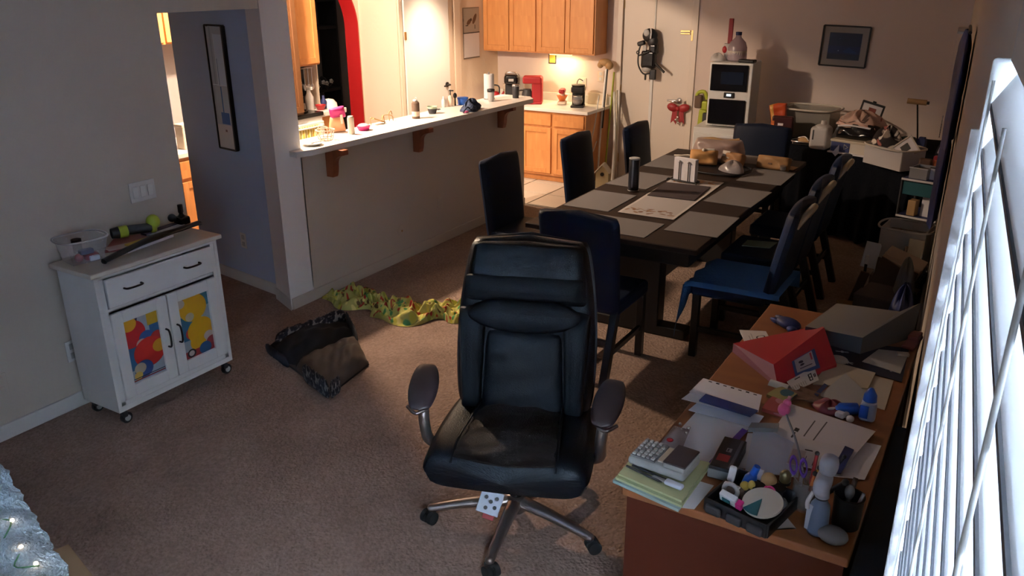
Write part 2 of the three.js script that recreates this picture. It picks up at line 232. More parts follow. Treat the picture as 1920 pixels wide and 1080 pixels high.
// ---------- kitchen ----------
// framed cupboard door facing +z, lower-left corner at 0, 0
function panelDoor(w, h, rail = 0.055) {
  return mg(bx(rail, h, 0.02, rail / 2, h / 2, 0, 0.003), bx(rail, h, 0.02, w - rail / 2, h / 2, 0, 0.003), bx(w - 2 * rail, rail, 0.02, w / 2, rail / 2, 0, 0.003), bx(w - 2 * rail, rail, 0.02, w / 2, h - rail / 2, 0, 0.003), bx(w - 2 * rail, h - 2 * rail, 0.008, w / 2, h / 2, -0.004));
}
{
  const lower = (label, x, w) => {
    const t = thing('base_cabinet', label, 'cabinet', [x, 0, -8.19], 0);
    mesh('carcass', mg(bl(0, w, 0.09, 0.815, 0, -0.6), bl(0.01, w - 0.01, 0, 0.09, -0.05, -0.6)), M.oak, t);
    const k = w / 2;
    for (const i of [0, 1]) { const d = mesh('drawer', bx(k - 0.03, 0.135, 0.02, k * i + k / 2, 0.725, 0.011, 0.004), M.oak, t); d.userData = {}; const e = mesh('door', panelDoor(k - 0.03, 0.52), M.oak, t); e.position.set(k * i + 0.015, 0.115, 0.011); }
    return t;
  };
  lower('oak base cabinet with two drawers and two doors under the coffee makers', -4.80, 0.82);
  lower('oak base cabinet tucked behind the end of the breakfast bar', -5.48, 0.66);
  const c = thing('kitchen_counter', 'white laminate counter along the back wall of the kitchen carrying the coffee makers', 'counter', [0, 0, 0]);
  mesh('counter_top', bl(-5.49, -3.94, 0.815, 0.85, -8.15, ZF, 0.006), M.lam, c); mesh('backsplash', bl(-5.47, -3.94, 0.85, 0.94, -8.775, ZF, 0.003), M.lam, c);
  const u = thing('hanging_cabinet', 'row of four-door oak wall cabinets above the coffee makers', 'cabinet', [-5.49, 1.415, -8.49]);
  mesh('carcass', bl(0, 1.45, 0, 0.8, 0, -0.305), M.oak, u);
  for (const [x, w] of [[0.01, 0.345], [0.365, 0.345], [0.735, 0.345], [1.09, 0.345]]) mesh('door', panelDoor(w, 0.77), M.oak, u).position.set(x, 0.015, 0.011);
}
{ // run along the west wall
  const t = thing('base_cabinet', 'oak base cabinet seen through the hall doorway left of the blue wall', 'cabinet', [-5.68, 0, -4.3], Math.PI / 2);
  mesh('carcass', mg(bl(-0.95, 0.75, 0.09, 0.88, 0, -0.6), bl(-0.95, 0.75, 0, 0.09, -0.05, -0.6)), M.oak, t);
  for (const x of [-0.92, -0.5, -0.08, 0.34]) mesh('door', panelDoor(0.4, 0.56), M.oak, t).position.set(x, 0.12, 0.011);
  for (const x of [-0.92, -0.5, -0.08, 0.34]) mesh('drawer', bx(0.4, 0.14, 0.02, x + 0.2, 0.78, 0.011, 0.004), M.oak, t);
  solo('counter_top', 'pale counter top seen as a sliver through the hall doorway', 'counter', bl(-6.3, -5.65, 0.88, 0.92, -3.36, -5.26, 0.006), M.lam);
  const u = thing('hanging_cabinet', 'lit oak wall cabinet seen through the top of the hall doorway', 'cabinet', [-5.93, 1.74, -4.15], Math.PI / 2);
  mesh('carcass', bl(0, 0.9, 0, 0.5, 0, -0.36), M.oak, u); for (const x of [0.01, 0.31, 0.61]) mesh('door', panelDoor(0.28, 0.47), M.oak, u).position.set(x, 0.015, 0.011);
  solo('canister', 'dark canister on the sliver of counter beyond the hall doorway', 'canister', la([[0, 0], [0.05, 0], [0.052, 0.2], [0.03, 0.23], [0.03, 0.26], [0, 0.26]]), M.dark, [-5.8, 0.92, -4.25]);
  solo('tin_box', 'pale square tin beside the dark canister beyond the hall doorway', 'box', mg(bx(0.1, 0.2, 0.12, 0, 0.1, 0, 0.01), bx(0.105, 0.03, 0.125, 0, 0.19, 0, 0.008)), M.cream, [-5.8, 0.92, -4.42]);
  // stove
  const s = thing('stove', 'white stove with a black cooktop at the left end of the kitchen', 'stove', [-5.66, 0, -5.6], Math.PI / 2);
  mesh('body', bl(-0.28, 0.28, 0.02, 1.0, 0, -0.6, 0.008), M.whiteGloss, s); mesh('cooktop', bl(-0.285, 0.285, 1.0, 1.04, 0.02, -0.6, 0.01), M.blackGloss, s);
  const od = mesh('oven_door', bl(-0.27, 0.27, 0.25, 0.955, 0.0, 0.03, 0.01), M.whiteGloss, s); mesh('handle', tu([[-0.22, 0.925, 0.03], [-0.22, 0.925, 0.07], [0.22, 0.925, 0.07], [0.22, 0.925, 0.03]], 0.009, 20), M.white, od);
  mesh('control_panel', bx(0.56, 0.14, 0.05, 0, 1.11, -0.56, 0.008), M.whiteGloss, s);
  for (const x of [-0.2, -0.1, 0.1, 0.2]) mesh('knob', ro(cy(0.018, 0.02, 0.02, 0, 0, 0, 14), Math.PI / 2), M.black, s).position.set(x, 1.12, -0.53);
  for (const [x, z] of [[-0.14, -0.15], [0.14, -0.15], [-0.14, -0.42], [0.14, -0.42]]) mesh('burner', new THREE.TorusGeometry(0.07, 0.008, 8, 24).rotateX(Math.PI / 2), M.iron, s).position.set(x, 1.045, z);
  const tw = solo('dish_towel', 'yellow striped dish towel hanging over the oven door handle', 'towel', pg(22, 14, (u, v) => { const w = 0.30; return [(u - 0.5) * w, 0.94 - v * 0.36, 0.084 + 0.012 * Math.sin(u * 26) * (0.3 + v) + (v < 0.04 ? -0.01 : 0)]; }), mat(W_, 0.9, { map: ctex(128, 64, (g, w, h) => { g.fillStyle = '#e8dca0'; g.fillRect(0, 0, w, h); for (let i = 0; i < 9; i++) { g.fillStyle = i % 2 ? '#8a7a20' : '#c9b23c'; g.fillRect(i * 14 + 3, 0, 5, h); } }) }), [-5.66, 0, -5.6], Math.PI / 2);
  // counter to the right of the stove
  const q = thing('base_cabinet', 'oak base cabinet with a white top at the right of the stove', 'cabinet', [-5.70, 0, -6.05], Math.PI / 2);
  mesh('carcass', bl(-0.15, 0.16, 0.08, 0.98, 0, -0.55), M.oak, q); mesh('door', panelDoor(0.28, 0.7), M.oak, q).position.set(-0.14, 0.1, 0.011); mesh('counter_top', bl(-0.17, 0.18, 0.98, 1.03, 0.04, -0.57, 0.008), M.lam, q);
  const w = thing('hanging_cabinet', 'oak wall cabinet at the left edge of the kitchen opening', 'cabinet', [-5.86, 1.445, -5.19], Math.PI / 2);
  mesh('carcass', bl(0, 0.92, 0, 0.9, 0, -0.42), M.oak, w); mesh('door', panelDoor(0.44, 0.87), M.oak, w).position.set(0.012, 0.015, 0.011); mesh('door', panelDoor(0.44, 0.87), M.oak, w).position.set(0.466, 0.015, 0.011);
  const tp = thing('hanging_cabinet', 'tall dark oak panel cabinet at the left jamb of the kitchen opening', 'cabinet', [-5.62, 1.05, -5.48], Math.PI / 2); const bw = mat([0.12, 0.05, 0.018], 0.5); mesh('carcass', bl(-0.12, 0.12, 0, 1.4, 0, -0.6), bw, tp); mesh('door', panelDoor(0.22, 1.36), bw, tp).position.set(-0.11, 0.02, 0.011);
  // small goods on that counter
  solo('spray_bottle', 'white spray bottle standing right of the stove', 'bottle', mg(la([[0, 0], [0.04, 0], [0.042, 0.12], [0.018, 0.17], [0.016, 0.19], [0, 0.19]]), bx(0.07, 0.03, 0.03, 0.012, 0.205, 0, 0.008)), M.white, [-5.86, 1.03, -5.93]);
  solo('red_bowl', 'small red bowl on the counter right of the stove', 'bowl', la([[0, 0], [0.03, 0], [0.055, 0.05], [0.05, 0.05], [0.028, 0.008], [0, 0.008]]), M.red, [-5.76, 1.03, -5.97]);
  solo('dark_bottle', 'squat dark bottle between the red bowl and the white bowl', 'bottle', la([[0, 0], [0.028, 0], [0.03, 0.07], [0.012, 0.1], [0.012, 0.125], [0, 0.125]]), M.navyP, [-5.80, 1.03, -6.06]);
  solo('upturned_bowl', 'white bowl upturned at the right end of the stove counter', 'bowl', la([[0.085, 0], [0.08, 0.04], [0.05, 0.075], [0, 0.085]]), M.whiteGloss, [-5.82, 1.03, -6.15]);
  solo('paper_note', 'white paper sheet fixed under the left oak wall cabinet', 'paper', bx(0.004, 0.17, 0.15), M.paper, [-6.285, 1.33, -6.1 + 0.25]);
  { const t2 = thing('utensil_rack', 'steel utensils hanging below the left oak wall cabinet', 'utensils', [-5.95, 1.41, -6.08]);
    mesh('bar', tu([[0, 0, -0.02], [0, 0.005, 0.06], [0, 0, 0.14]], 0.005, 8), M.steel, t2);
    for (const z of [0, 0.05, 0.1]) mesh('utensil', mg(cy(0.005, 0.005, 0.16, 0, -0.08, z, 8), sp(0.025, 0, -0.18, z, 0.4, 1.2, 1)), M.steel, t2); }
}
// dark room seen through the arch
{
  const t = thing('bookcase', 'dark shelf unit in the unlit room beyond the red arch', 'shelf', [-7.6, 0, -7.5], Math.PI / 2);
  mesh('back', bl(-0.8, 0.8, 0, 2.2, -0.32, -0.3), M.grey, t); for (const y of [0.85, 1.62, 1.95]) mesh('shelf', bl(-0.8, 0.8, y, y + 0.04, 0, -0.3, 0.004), M.blackWood, t); for (const x of [-0.8, 0.78]) mesh('side', bl(x, x + 0.03, 0, 2.2, 0, -0.3), M.blackWood, t);
  const g = thing('flower_garland', 'dark garland with white blossoms in the unlit room beyond the arch', 'garland', [-7.5, 0.89, -7.6], Math.PI / 2);
  mesh('leaves', mg(...Array.from({ length: 14 }, (_, i) => ro(sp(0.05, 0, 0, 0, 1.3, 0.6, 0.5), 0, 0, i)).map((q, i) => tr(q, -0.35 + i * 0.055, 0.08 + 0.05 * Math.sin(i * 1.7), 0.05 * Math.cos(i * 2.3)))), M.black, g);
  for (let i = 0; i < 9; i++) mesh('blossom', mg(...[0, 1, 2, 3, 4].map((k) => tr(ro(sp(0.016, 0, 0, 0, 1, 0.5, 1), 0.6), 0.018 * Math.cos(k * 1.257), 0.018 * Math.sin(k * 1.257), 0))), M.white, g).position.set(-0.32 + i * 0.08 + rr(-0.02, 0.02), 0.1 + rr(-0.04, 0.07), 0.09);
}
// pantry door and calendar
{
  const d = struct('door_1', bl(0, 0.035, 0, 2.14, -6.95, -7.73, 0.004), M.whiteGloss, [-5.487, 0.01, 0]);
  mesh('lever', mg(ro(cy(0.028, 0.028, 0.012, 0, 0, 0), 0, 0, Math.PI / 2), tu([[0, 0, 0], [0.045, 0, 0], [0.05, 0, 0.03], [0.05, -0.004, 0.12]], 0.009, 12)), M.black, d).position.set(0.04, 1.1, -7.66);
  mesh('hinge', bl(0.03, 0.045, 1.62, 1.70, -6.945, -6.965), M.brass, d);
  struct('trim_3', mg(bl(-5.49, -5.465, 0, 2.2, -7.75, -7.815, 0.004), bl(-5.49, -5.465, 0, 2.2, -7.86, -7.98, 0.004), bl(-5.49, -5.465, 0, 2.2, -6.885, -6.935, 0.004), bl(-5.49, -5.465, 2.16, 2.22, -6.885, -7.98, 0.004)), M.cream);
  const c = thing('calendar', 'wall calendar with a bird picture hanging beside the pantry door', 'calendar', [-5.487, 1.63, -8.225], Math.PI / 2);
  const pic = ctex(160, 140, (g, w, h) => { g.fillStyle = '#a09a92'; g.fillRect(0, 0, w, h); g.fillStyle = '#58402f'; g.beginPath(); g.ellipse(55, 78, 26, 13, -0.5, 0, 7); g.fill(); g.beginPath(); g.ellipse(112, 62, 14, 34, 0.6, 0, 7); g.fill(); g.fillStyle = '#2a1c16'; g.beginPath(); g.ellipse(76, 66, 9, 9, 0, 0, 7); g.fill(); g.fillRect(20, 96, 26, 5); g.fillRect(112, 96, 6, 24); });
  mesh('picture_page', bx(0.32, 0.265, 0.004, 0, 0.135, 0.003), mat(W_, 0.7, { map: pic }), c).geometry.attributes.uv.array.forEach((v, i, a) => { a[i] = i % 2 ? v / 0.265 + 0.5 : v / 0.32 + 0.5; });
  mesh('date_page', bx(0.32, 0.27, 0.004, 0, -0.135, 0.003), M.paper, c); mesh('backing', bx(0.335, 0.56, 0.003, 0, -0.005, 0), mat([0.2, 0.16, 0.13], 0.8), c);
  mesh('binding', ro(cy(0.005, 0.005, 0.32, 0, 0, 0, 8), 0, 0, Math.PI / 2), M.dark, c).position.set(0, 0, 0.006);
}
// coffee makers and the rest of the back counter, local +z is the front
const KC = 0.85;
{
  const k = thing('coffee_machine', 'black and silver pod coffee machine left of the red coffee maker', 'coffee maker', [-5.12, KC, -8.52], R(25));
  mesh('body', mg(bx(0.17, 0.30, 0.13, 0, 0.15, -0.07, 0.03), bx(0.16, 0.03, 0.24, 0, 0.015, 0, 0.012)), M.dark, k); mesh('head', bx(0.175, 0.12, 0.22, 0, 0.25, 0.0, 0.04), M.blackGloss, k); mesh('handle', tu([[-0.07, 0.31, 0.08], [-0.05, 0.335, 0.12], [0.05, 0.335, 0.12], [0.07, 0.31, 0.08]], 0.009, 14), M.chrome, k); mesh('tank', bx(0.06, 0.24, 0.15, 0.115, 0.15, -0.04, 0.015), M.clear, k); mesh('screen', bx(0.06, 0.03, 0.006, 0, 0.25, 0.112, 0.002), M.greyL, k);
  const r = thing('coffee_machine', 'bright red drip coffee maker beside the pod machine', 'coffee maker', [-4.80, KC, -8.45], R(25));
  mesh('column', bx(0.12, 0.30, 0.20, 0.055, 0.15, -0.02, 0.02), M.red, r); mesh('brew_head', bx(0.22, 0.08, 0.19, 0, 0.27, 0, 0.02), M.red, r); mesh('base', bx(0.23, 0.03, 0.20, 0, 0.015, 0, 0.012), M.red, r);
  const cf = mesh('carafe', la([[0, 0], [0.05, 0], [0.065, 0.04], [0.06, 0.09], [0.045, 0.12], [0.048, 0.13], [0, 0.13]]), M.dark, r); cf.position.set(-0.06, 0.035, 0.03); mesh('handle', tu([[-0.045, 0.12, 0.02], [-0.1, 0.11, 0.03], [-0.1, 0.04, 0.03], [-0.06, 0.03, 0.02]], 0.009, 14), M.black, cf);
  const m = thing('hand_blender_stand', 'red and cream kitchen mixer between the red and the black coffee maker', 'mixer', [-4.47, KC, -8.56], R(20));
  mesh('base', bx(0.10, 0.035, 0.16, 0, 0.018, 0, 0.015), M.cream, m); mesh('bowl', la([[0, 0.035], [0.03, 0.035], [0.065, 0.10], [0.06, 0.10], [0, 0.06]]), M.orange, m); mesh('head', bx(0.07, 0.055, 0.16, 0, 0.15, 0, 0.025), M.red, m); mesh('neck', bx(0.05, 0.1, 0.05, 0, 0.085, -0.06, 0.015), M.cream, m);
  const b = thing('coffee_machine', 'small black drip coffee maker at the right end of the counter', 'coffee maker', [-4.22, KC, -8.47], R(20));
  mesh('column', bx(0.14, 0.20, 0.09, 0, 0.1, -0.05, 0.015), M.black, b); mesh('brew_head', mg(bx(0.15, 0.07, 0.16, 0, 0.195, 0, 0.02), cy(0.078, 0.07, 0.02, 0, 0.235, 0.01)), M.black, b); mesh('base', bx(0.15, 0.025, 0.18, 0, 0.012, 0.01, 0.01), M.black, b);
  const cc = mesh('carafe', la([[0, 0], [0.045, 0], [0.058, 0.04], [0.05, 0.09], [0.04, 0.1], [0, 0.1]]), M.clear, b); cc.position.set(0, 0.03, 0.04); mesh('coffee', la([[0, 0.004], [0.043, 0.004], [0.053, 0.04], [0.05, 0.05], [0, 0.05]]), M.brown, cc); mesh('band', new THREE.TorusGeometry(0.047, 0.006, 8, 24).rotateX(Math.PI / 2).translate(0, 0.095, 0), M.chrome, cc);
  const kt = thing('kettle', 'red whistling kettle in the back corner behind the bar', 'kettle', [-5.30, KC, -8.42], R(10));
  mesh('pot', la([[0, 0], [0.075, 0], [0.08, 0.04], [0.05, 0.10], [0.02, 0.11], [0, 0.11]]), M.red, kt); mesh('handle', tu([[-0.06, 0.09, 0], [-0.05, 0.17, 0], [0.05, 0.17, 0], [0.06, 0.09, 0]], 0.009, 16), M.black, kt); mesh('spout', tu([[0.06, 0.05, 0], [0.1, 0.08, 0], [0.115, 0.11, 0]], 0.012, 8), M.red, kt);
  solo('utensil_crock', 'pale jar standing between the red kettle and the pod machine', 'jar', la([[0, 0], [0.04, 0], [0.045, 0.14], [0.05, 0.17], [0.042, 0.17], [0.036, 0.02], [0, 0.02]]), M.cream, [-5.28, KC, -8.66]);
  const o = thing('power_outlet', 'beige wall outlet with plugged black cords above the black coffee maker', 'outlet', [-4.32, 1.07, ZF + 0.004]);
  mesh('plate', bx(0.08, 0.12, 0.008, 0, 0, 0, 0.003), M.cream, o); for (const y of [0.028, -0.028]) mesh('socket', bx(0.036, 0.036, 0.004, 0, y, 0.005, 0.001), M.trim, o); mesh('cord', tu([[0, 0.028, 0.01], [-0.03, 0.05, 0.05], [-0.05, 0, 0.06], [-0.02, -0.06, 0.06], [-0.06, -0.13, 0.06]], 0.005, 20), M.dark, o);
  const o2 = thing('power_outlet', 'beige outlet plate near the mop at the end of the counter', 'outlet', [-4.10, 1.16, ZF + 0.004]); mesh('plate', bx(0.08, 0.12, 0.008, 0, 0, 0, 0.003), M.cream, o2); for (const y of [0.028, -0.028]) mesh('socket', bx(0.036, 0.036, 0.004, 0, y, 0.005, 0.001), M.trim, o2);
  const pl = thing('plug_plate', 'square dark-edged plate on the wall just under the wall cabinets', 'outlet', [-4.73, 1.335, ZF + 0.004]); mesh('rim', bx(0.10, 0.13, 0.008, 0, 0, 0, 0.02), M.dark, pl); mesh('plate', bx(0.08, 0.11, 0.012, 0, 0, 0.001, 0.01), M.yellow, pl);
  solo('cutting_board', 'cream tray leaning against the backsplash at the right end', 'tray', bx(0.24, 0.13, 0.014, 0, 0.065, 0, 0.006).rotateX(-0.16), M.cream, [-4.10, KC, -8.72]);
}
// ---------- breakfast bar ----------
const BT = 1.13;
{
  const b = thing('bar_counter', 'long white breakfast bar top with a clipped corner on the half wall', 'counter', [0, 0, 0]);
  mesh('slab', plan([[-4.097, -3.99], [-4.083, -4.115], [-3.985, -7.03], [-4.09, -7.15], [-4.42, -7.15], [-4.42, -4.125], [-4.19, -4.125], [-4.19, -3.99]].slice(1, 6).concat([[-4.188, -4.118], [-4.188, -4.0], [-4.12, -4.0]]), 1.09, BT), M.lam, b);
  const sh = new THREE.Shape(); sh.moveTo(0, 0); sh.lineTo(0.17, 0); sh.lineTo(0.17, -0.03); sh.quadraticCurveTo(0.075, -0.045, 0.07, -0.11); sh.quadraticCurveTo(0.07, -0.16, 0.055, -0.2); sh.lineTo(0, -0.2); sh.lineTo(0, 0);
  const g = tr(ex(sh, 0.05, 0.003), 0, 0, -0.025);
  [['brown wooden corbel under the left end of the bar', -4.37], ['brown wooden corbel under the middle of the bar', -5.40], ['brown wooden corbel under the far right end of the bar', -6.72]].forEach(([l, z]) => solo('corbel', l, 'bracket', g, M.oakD, [XL + 0.003, 1.087, z]));
  const on = (x, z) => [x, BT, z];
  { const t = thing('aerosol_can', 'dark aerosol can with a white hooked cap standing alone on the bar', 'can', on(-4.265, -5.532)); mesh('can', la([[0, 0], [0.032, 0], [0.033, 0.006], [0.033, 0.125], [0.026, 0.138], [0, 0.138]]), M.cardD, t); mesh('label', la([[0.0334, 0.02], [0.0334, 0.06]]), M.cream, t); mesh('cap', la([[0, 0.138], [0.018, 0.138], [0.018, 0.155], [0, 0.16]]), M.white, t); mesh('nozzle', tu([[0, 0.158, 0], [0.004, 0.172, 0], [0.016, 0.172, 0], [0.018, 0.164, 0]], 0.003, 10), M.greyL, t); }
  { const t = thing('glass_bowl', 'small green-rimmed bowl on the bar right of the aerosol can', 'bowl', on(-4.295, -5.806)); mesh('bowl', la([[0, 0], [0.03, 0], [0.034, 0.012], [0.043, 0.045], [0.04, 0.045], [0.03, 0.014], [0, 0.01]]), M.dark, t); mesh('rim', la([[0.043, 0.045], [0.048, 0.062], [0.044, 0.062], [0.04, 0.045]]), mat([0.4, 0.5, 0.36], 0.3), t); }
  { const t = thing('denim_bundle', 'crumpled dark blue denim bundle on the bar', 'clothes', on(-4.10, -6.12), R(10)); mesh('fabric', pg(26, 26, (u, v) => { const a = u * 2 * Math.PI, s = Math.sin(v * Math.PI / 2), r = 0.07 + 0.045 * Math.abs(Math.cos(a)) + 0.02 * Math.sin(3 * a + 5 * v); const h = 0.11 * Math.cos(v * Math.PI / 2) * (0.75 + 0.25 * Math.sin(5 * a + 9 * v)) ; return [-r * s * Math.sin(a) * 0.8, Math.max(0.002, h), r * 1.2 * s * Math.cos(a)]; }), M.denim, t); mesh('strap', tu([[0.02, 0.03, 0.09], [0.03, 0.05, 0.15], [0.02, 0.03, 0.19], [0.0, 0.008, 0.17], [0.02, 0.01, 0.1]], 0.007, 20), M.denim, t); mesh('patch', bx(0.03, 0.012, 0.05, 0.02, 0.012, 0.16, 0.005), M.pink, t); }
  solo('blue_tub', 'small royal blue lidded tub behind the denim bundle', 'tub', la([[0, 0], [0.045, 0], [0.048, 0.05], [0.052, 0.052], [0.052, 0.066], [0, 0.068]]), M.blue, on(-4.364, -6.377));
  { const t = thing('tumbler', 'clear tumbler with a black lid right of the denim bundle', 'cup', on(-4.24, -6.668)); mesh('cup', la([[0, 0], [0.024, 0], [0.033, 0.09], [0.03, 0.09], [0.022, 0.006], [0, 0.006]]), M.greyL, t); mesh('lid', la([[0, 0.09], [0.036, 0.09], [0.036, 0.115], [0.012, 0.12], [0, 0.12]]), M.black, t); }
  { const t = thing('thermos_mug', 'black thermos mug near the far end of the bar', 'mug', on(-4.16, -6.99)); mesh('body', la([[0, 0], [0.03, 0], [0.034, 0.11], [0, 0.11]]), M.dark, t); mesh('lid', la([[0, 0.11], [0.036, 0.11], [0.034, 0.127], [0, 0.128]]), M.steel, t); }
  { const t = thing('paper_towel_roll', 'white paper towel roll standing upright on the bar', 'paper towel', on(-4.345, -6.80)); mesh('roll', la([[0.012, 0.01], [0.05, 0.01], [0.05, 0.235], [0.012, 0.235], [0.012, 0.01]], 28), M.paper, t); mesh('holder', mg(cy(0.055, 0.055, 0.01, 0, 0.005, 0), cy(0.006, 0.006, 0.25, 0, 0.13, 0, 10)), M.steel, t); }
  { const t = thing('pink_dish', 'magenta plastic dish heaped with pale pink contents on the bar', 'dish', on(-4.28, -4.884)); mesh('dish', la([[0, 0], [0.04, 0], [0.055, 0.035], [0.05, 0.035], [0.038, 0.006], [0, 0.006]]), M.magenta, t); mesh('contents', sp(0.046, 0, 0.03, 0, 1, 0.5, 1), mat([0.75, 0.42, 0.5], 0.8), t); }
  { const t = thing('wire_basket', 'cream wire basket at the near end of the bar', 'basket', on(-4.25, -4.43)); const hoops = [[0.045, 0.004], [0.058, 0.035], [0.068, 0.075]].map(([r, y]) => new THREE.TorusGeometry(r, 0.004, 6, 28).rotateX(Math.PI / 2).translate(0, y, 0)); mesh('hoops', mg(hoops), M.cream, t); mesh('ribs', mg(...Array.from({ length: 12 }, (_, i) => { const a = i * Math.PI / 6, c = Math.cos(a), s = Math.sin(a); return tu([[0.0, 0.004, 0], [0.045 * c, 0.004, 0.045 * s], [0.068 * c, 0.075, 0.068 * s]], 0.003, 8, 6); })), M.cream, t); mesh('handle', tu([[-0.066, 0.075, 0], [-0.04, 0.10, 0.02], [0.04, 0.10, 0.02], [0.066, 0.075, 0]], 0.004, 14), M.cream, t); }
  { const t = thing('snack_bag', 'peach paper snack bag behind the beige bottle on the bar', 'bag', on(-4.40, -4.72), R(60)); mesh('bag', pad({ w: (v) => 0.12 - 0.02 * v, h: 0.12, t: 0.06, wr: 0.003 }).translate(0, 0.06, 0), mat([0.62, 0.32, 0.16], 0.6), t); mesh('top_bag', pad({ w: 0.12, h: 0.09, t: 0.05, wr: 0.004 }).rotateZ(0.15).translate(0.01, 0.145, 0), M.magenta, t); mesh('tie', bx(0.02, 0.07, 0.01, 0.03, 0.10, 0.03, 0.004), M.cream, t); }
  solo('beige_bottle', 'tall beige bottle between the wire basket and the pink dish', 'bottle', la([[0, 0], [0.024, 0], [0.025, 0.005], [0.025, 0.12], [0.02, 0.128], [0.02, 0.135], [0, 0.137]]), M.cream, on(-4.25, -4.71));
  { const t = thing('white_dish', 'shallow white dish on the clipped near corner of the bar', 'dish', on(-4.20, -4.24)); mesh('dish', la([[0, 0], [0.05, 0], [0.078, 0.018], [0.075, 0.02], [0.048, 0.005], [0, 0.005]]), M.whiteGloss, t); mesh('spoon', mg(bx(0.012, 0.004, 0.10, 0.02, 0.02, -0.03, 0.002), sp(0.016, 0.02, 0.02, 0.03, 1, 0.3, 1.4)), M.steel, t); }
  { const t = thing('wire_rack', 'tan wire rack lying on the bar behind the pink dish', 'rack', on(-4.36, -5.14), R(80)); mesh('board', bx(0.13, 0.01, 0.05, 0, 0.035, 0, 0.004).rotateZ(-0.35), M.tan, t); mesh('wire', tu([[-0.06, 0, 0], [-0.06, 0.06, 0], [0.02, 0.03, 0.03], [0.07, 0.06, 0], [0.08, 0, 0]], 0.004, 24), M.tan, t); }
  { const t = thing('wire_rack', 'thin tan wire stand between the board rack and the aerosol can', 'rack', on(-4.38, -5.30), R(80)); mesh('loop', tu([[-0.06, 0.0, 0], [-0.05, 0.05, 0], [0.03, 0.045, 0.02], [0.06, 0.0, 0]], 0.004, 20), M.tan, t); mesh('hook', tu([[0.02, 0, 0], [0.02, 0.07, 0], [0.04, 0.08, 0], [0.05, 0.05, 0]], 0.004, 14), M.tan, t); }
  solo('soap_bottle', 'short white soap bottle with a black top by the door lever', 'bottle', mg(la([[0, 0], [0.02, 0], [0.02, 0.06], [0.008, 0.075], [0.008, 0.095], [0, 0.097]])), M.white, on(-4.424, -6.156));
  { const t = thing('pump_bottle', 'tall pump bottle with a dark nozzle beside the short soap bottle', 'bottle', on(-4.40, -6.23)); mesh('bottle', la([[0, 0], [0.022, 0], [0.022, 0.085], [0.008, 0.10], [0, 0.10]]), M.cream, t); mesh('pump', mg(cy(0.005, 0.005, 0.04, 0, 0.12, 0, 8), bx(0.045, 0.012, 0.014, 0.012, 0.142, 0, 0.004)), M.black, t); }
  solo('dark_brush', 'small dark brush standing right of the pump bottle', 'brush', mg(cy(0.006, 0.008, 0.09, 0, 0.045, 0, 8), sp(0.018, 0, 0.09, 0, 1, 1.4, 1)), M.black, on(-4.39, -6.29));
  solo('keys', 'tiny dark bunch of keys on the bar behind the green-rimmed bowl', 'keys', mg(new THREE.TorusGeometry(0.014, 0.002, 6, 18).rotateX(Math.PI / 2).translate(0, 0.004, 0), bx(0.012, 0.003, 0.04, 0.012, 0.003, 0.02, 0.001), bx(0.012, 0.004, 0.036, -0.012, 0.004, 0.018, 0.001)), M.dark, on(-4.38, -6.02));
}
// plates on the walls
function plateThing(label, p, ry, kind) {
  const t = thing(kind === 3 ? 'light_switch' : 'power_outlet', label, kind === 3 ? 'light switch' : 'outlet', p, ry);
  if (kind === 3) { mesh('plate', bx(0.165, 0.115, 0.008, 0, 0, 0.004, 0.003), M.trim, t); for (const x of [-0.048, 0, 0.048]) mesh('rocker', bx(0.034, 0.068, 0.008, x, 0, 0.009, 0.003).rotateX(0.06), M.white, t); }
  else if (kind === 1) { mesh('plate', cy(0.05, 0.05, 0.008, 0, 0, 0).rotateX(Math.PI / 2), M.wall, t); mesh('jack', cy(0.01, 0.01, 0.014, 0, 0, 0.004, 10).rotateX(Math.PI / 2), M.tan, t); }
  else { mesh('plate', bx(0.075, 0.12, 0.008, 0, 0, 0.004, 0.003), kind === 2 ? M.wall : M.trim, t); for (const y of [0.027, -0.027]) mesh('socket', bx(0.034, 0.034, 0.006, 0, y, 0.008, 0.002), kind === 2 ? M.wall : M.greyL, t); }
}
plateThing('white triple light switch plate on the left wall above the cabinet', [XL, 1.105, -2.845], Math.PI / 2, 3);
plateThing('white outlet on the blue hall wall', [-4.87, 0.355, -4.10], R(-8.6), 0);
plateThing('white outlet on the left wall just behind the white cabinet', [XL, 0.334, -2.262], Math.PI / 2, 0);
plateThing('pale outlet low on the left wall at the photo edge', [XL, 0.30, -1.86], Math.PI / 2, 2);
plateThing('beige outlet on the half wall below the bar', [XL, 0.37, -5.73], Math.PI / 2, 2);
plateThing('round beige cable plate low on the half wall', [XL, 0.26, -5.165], Math.PI / 2, 1);
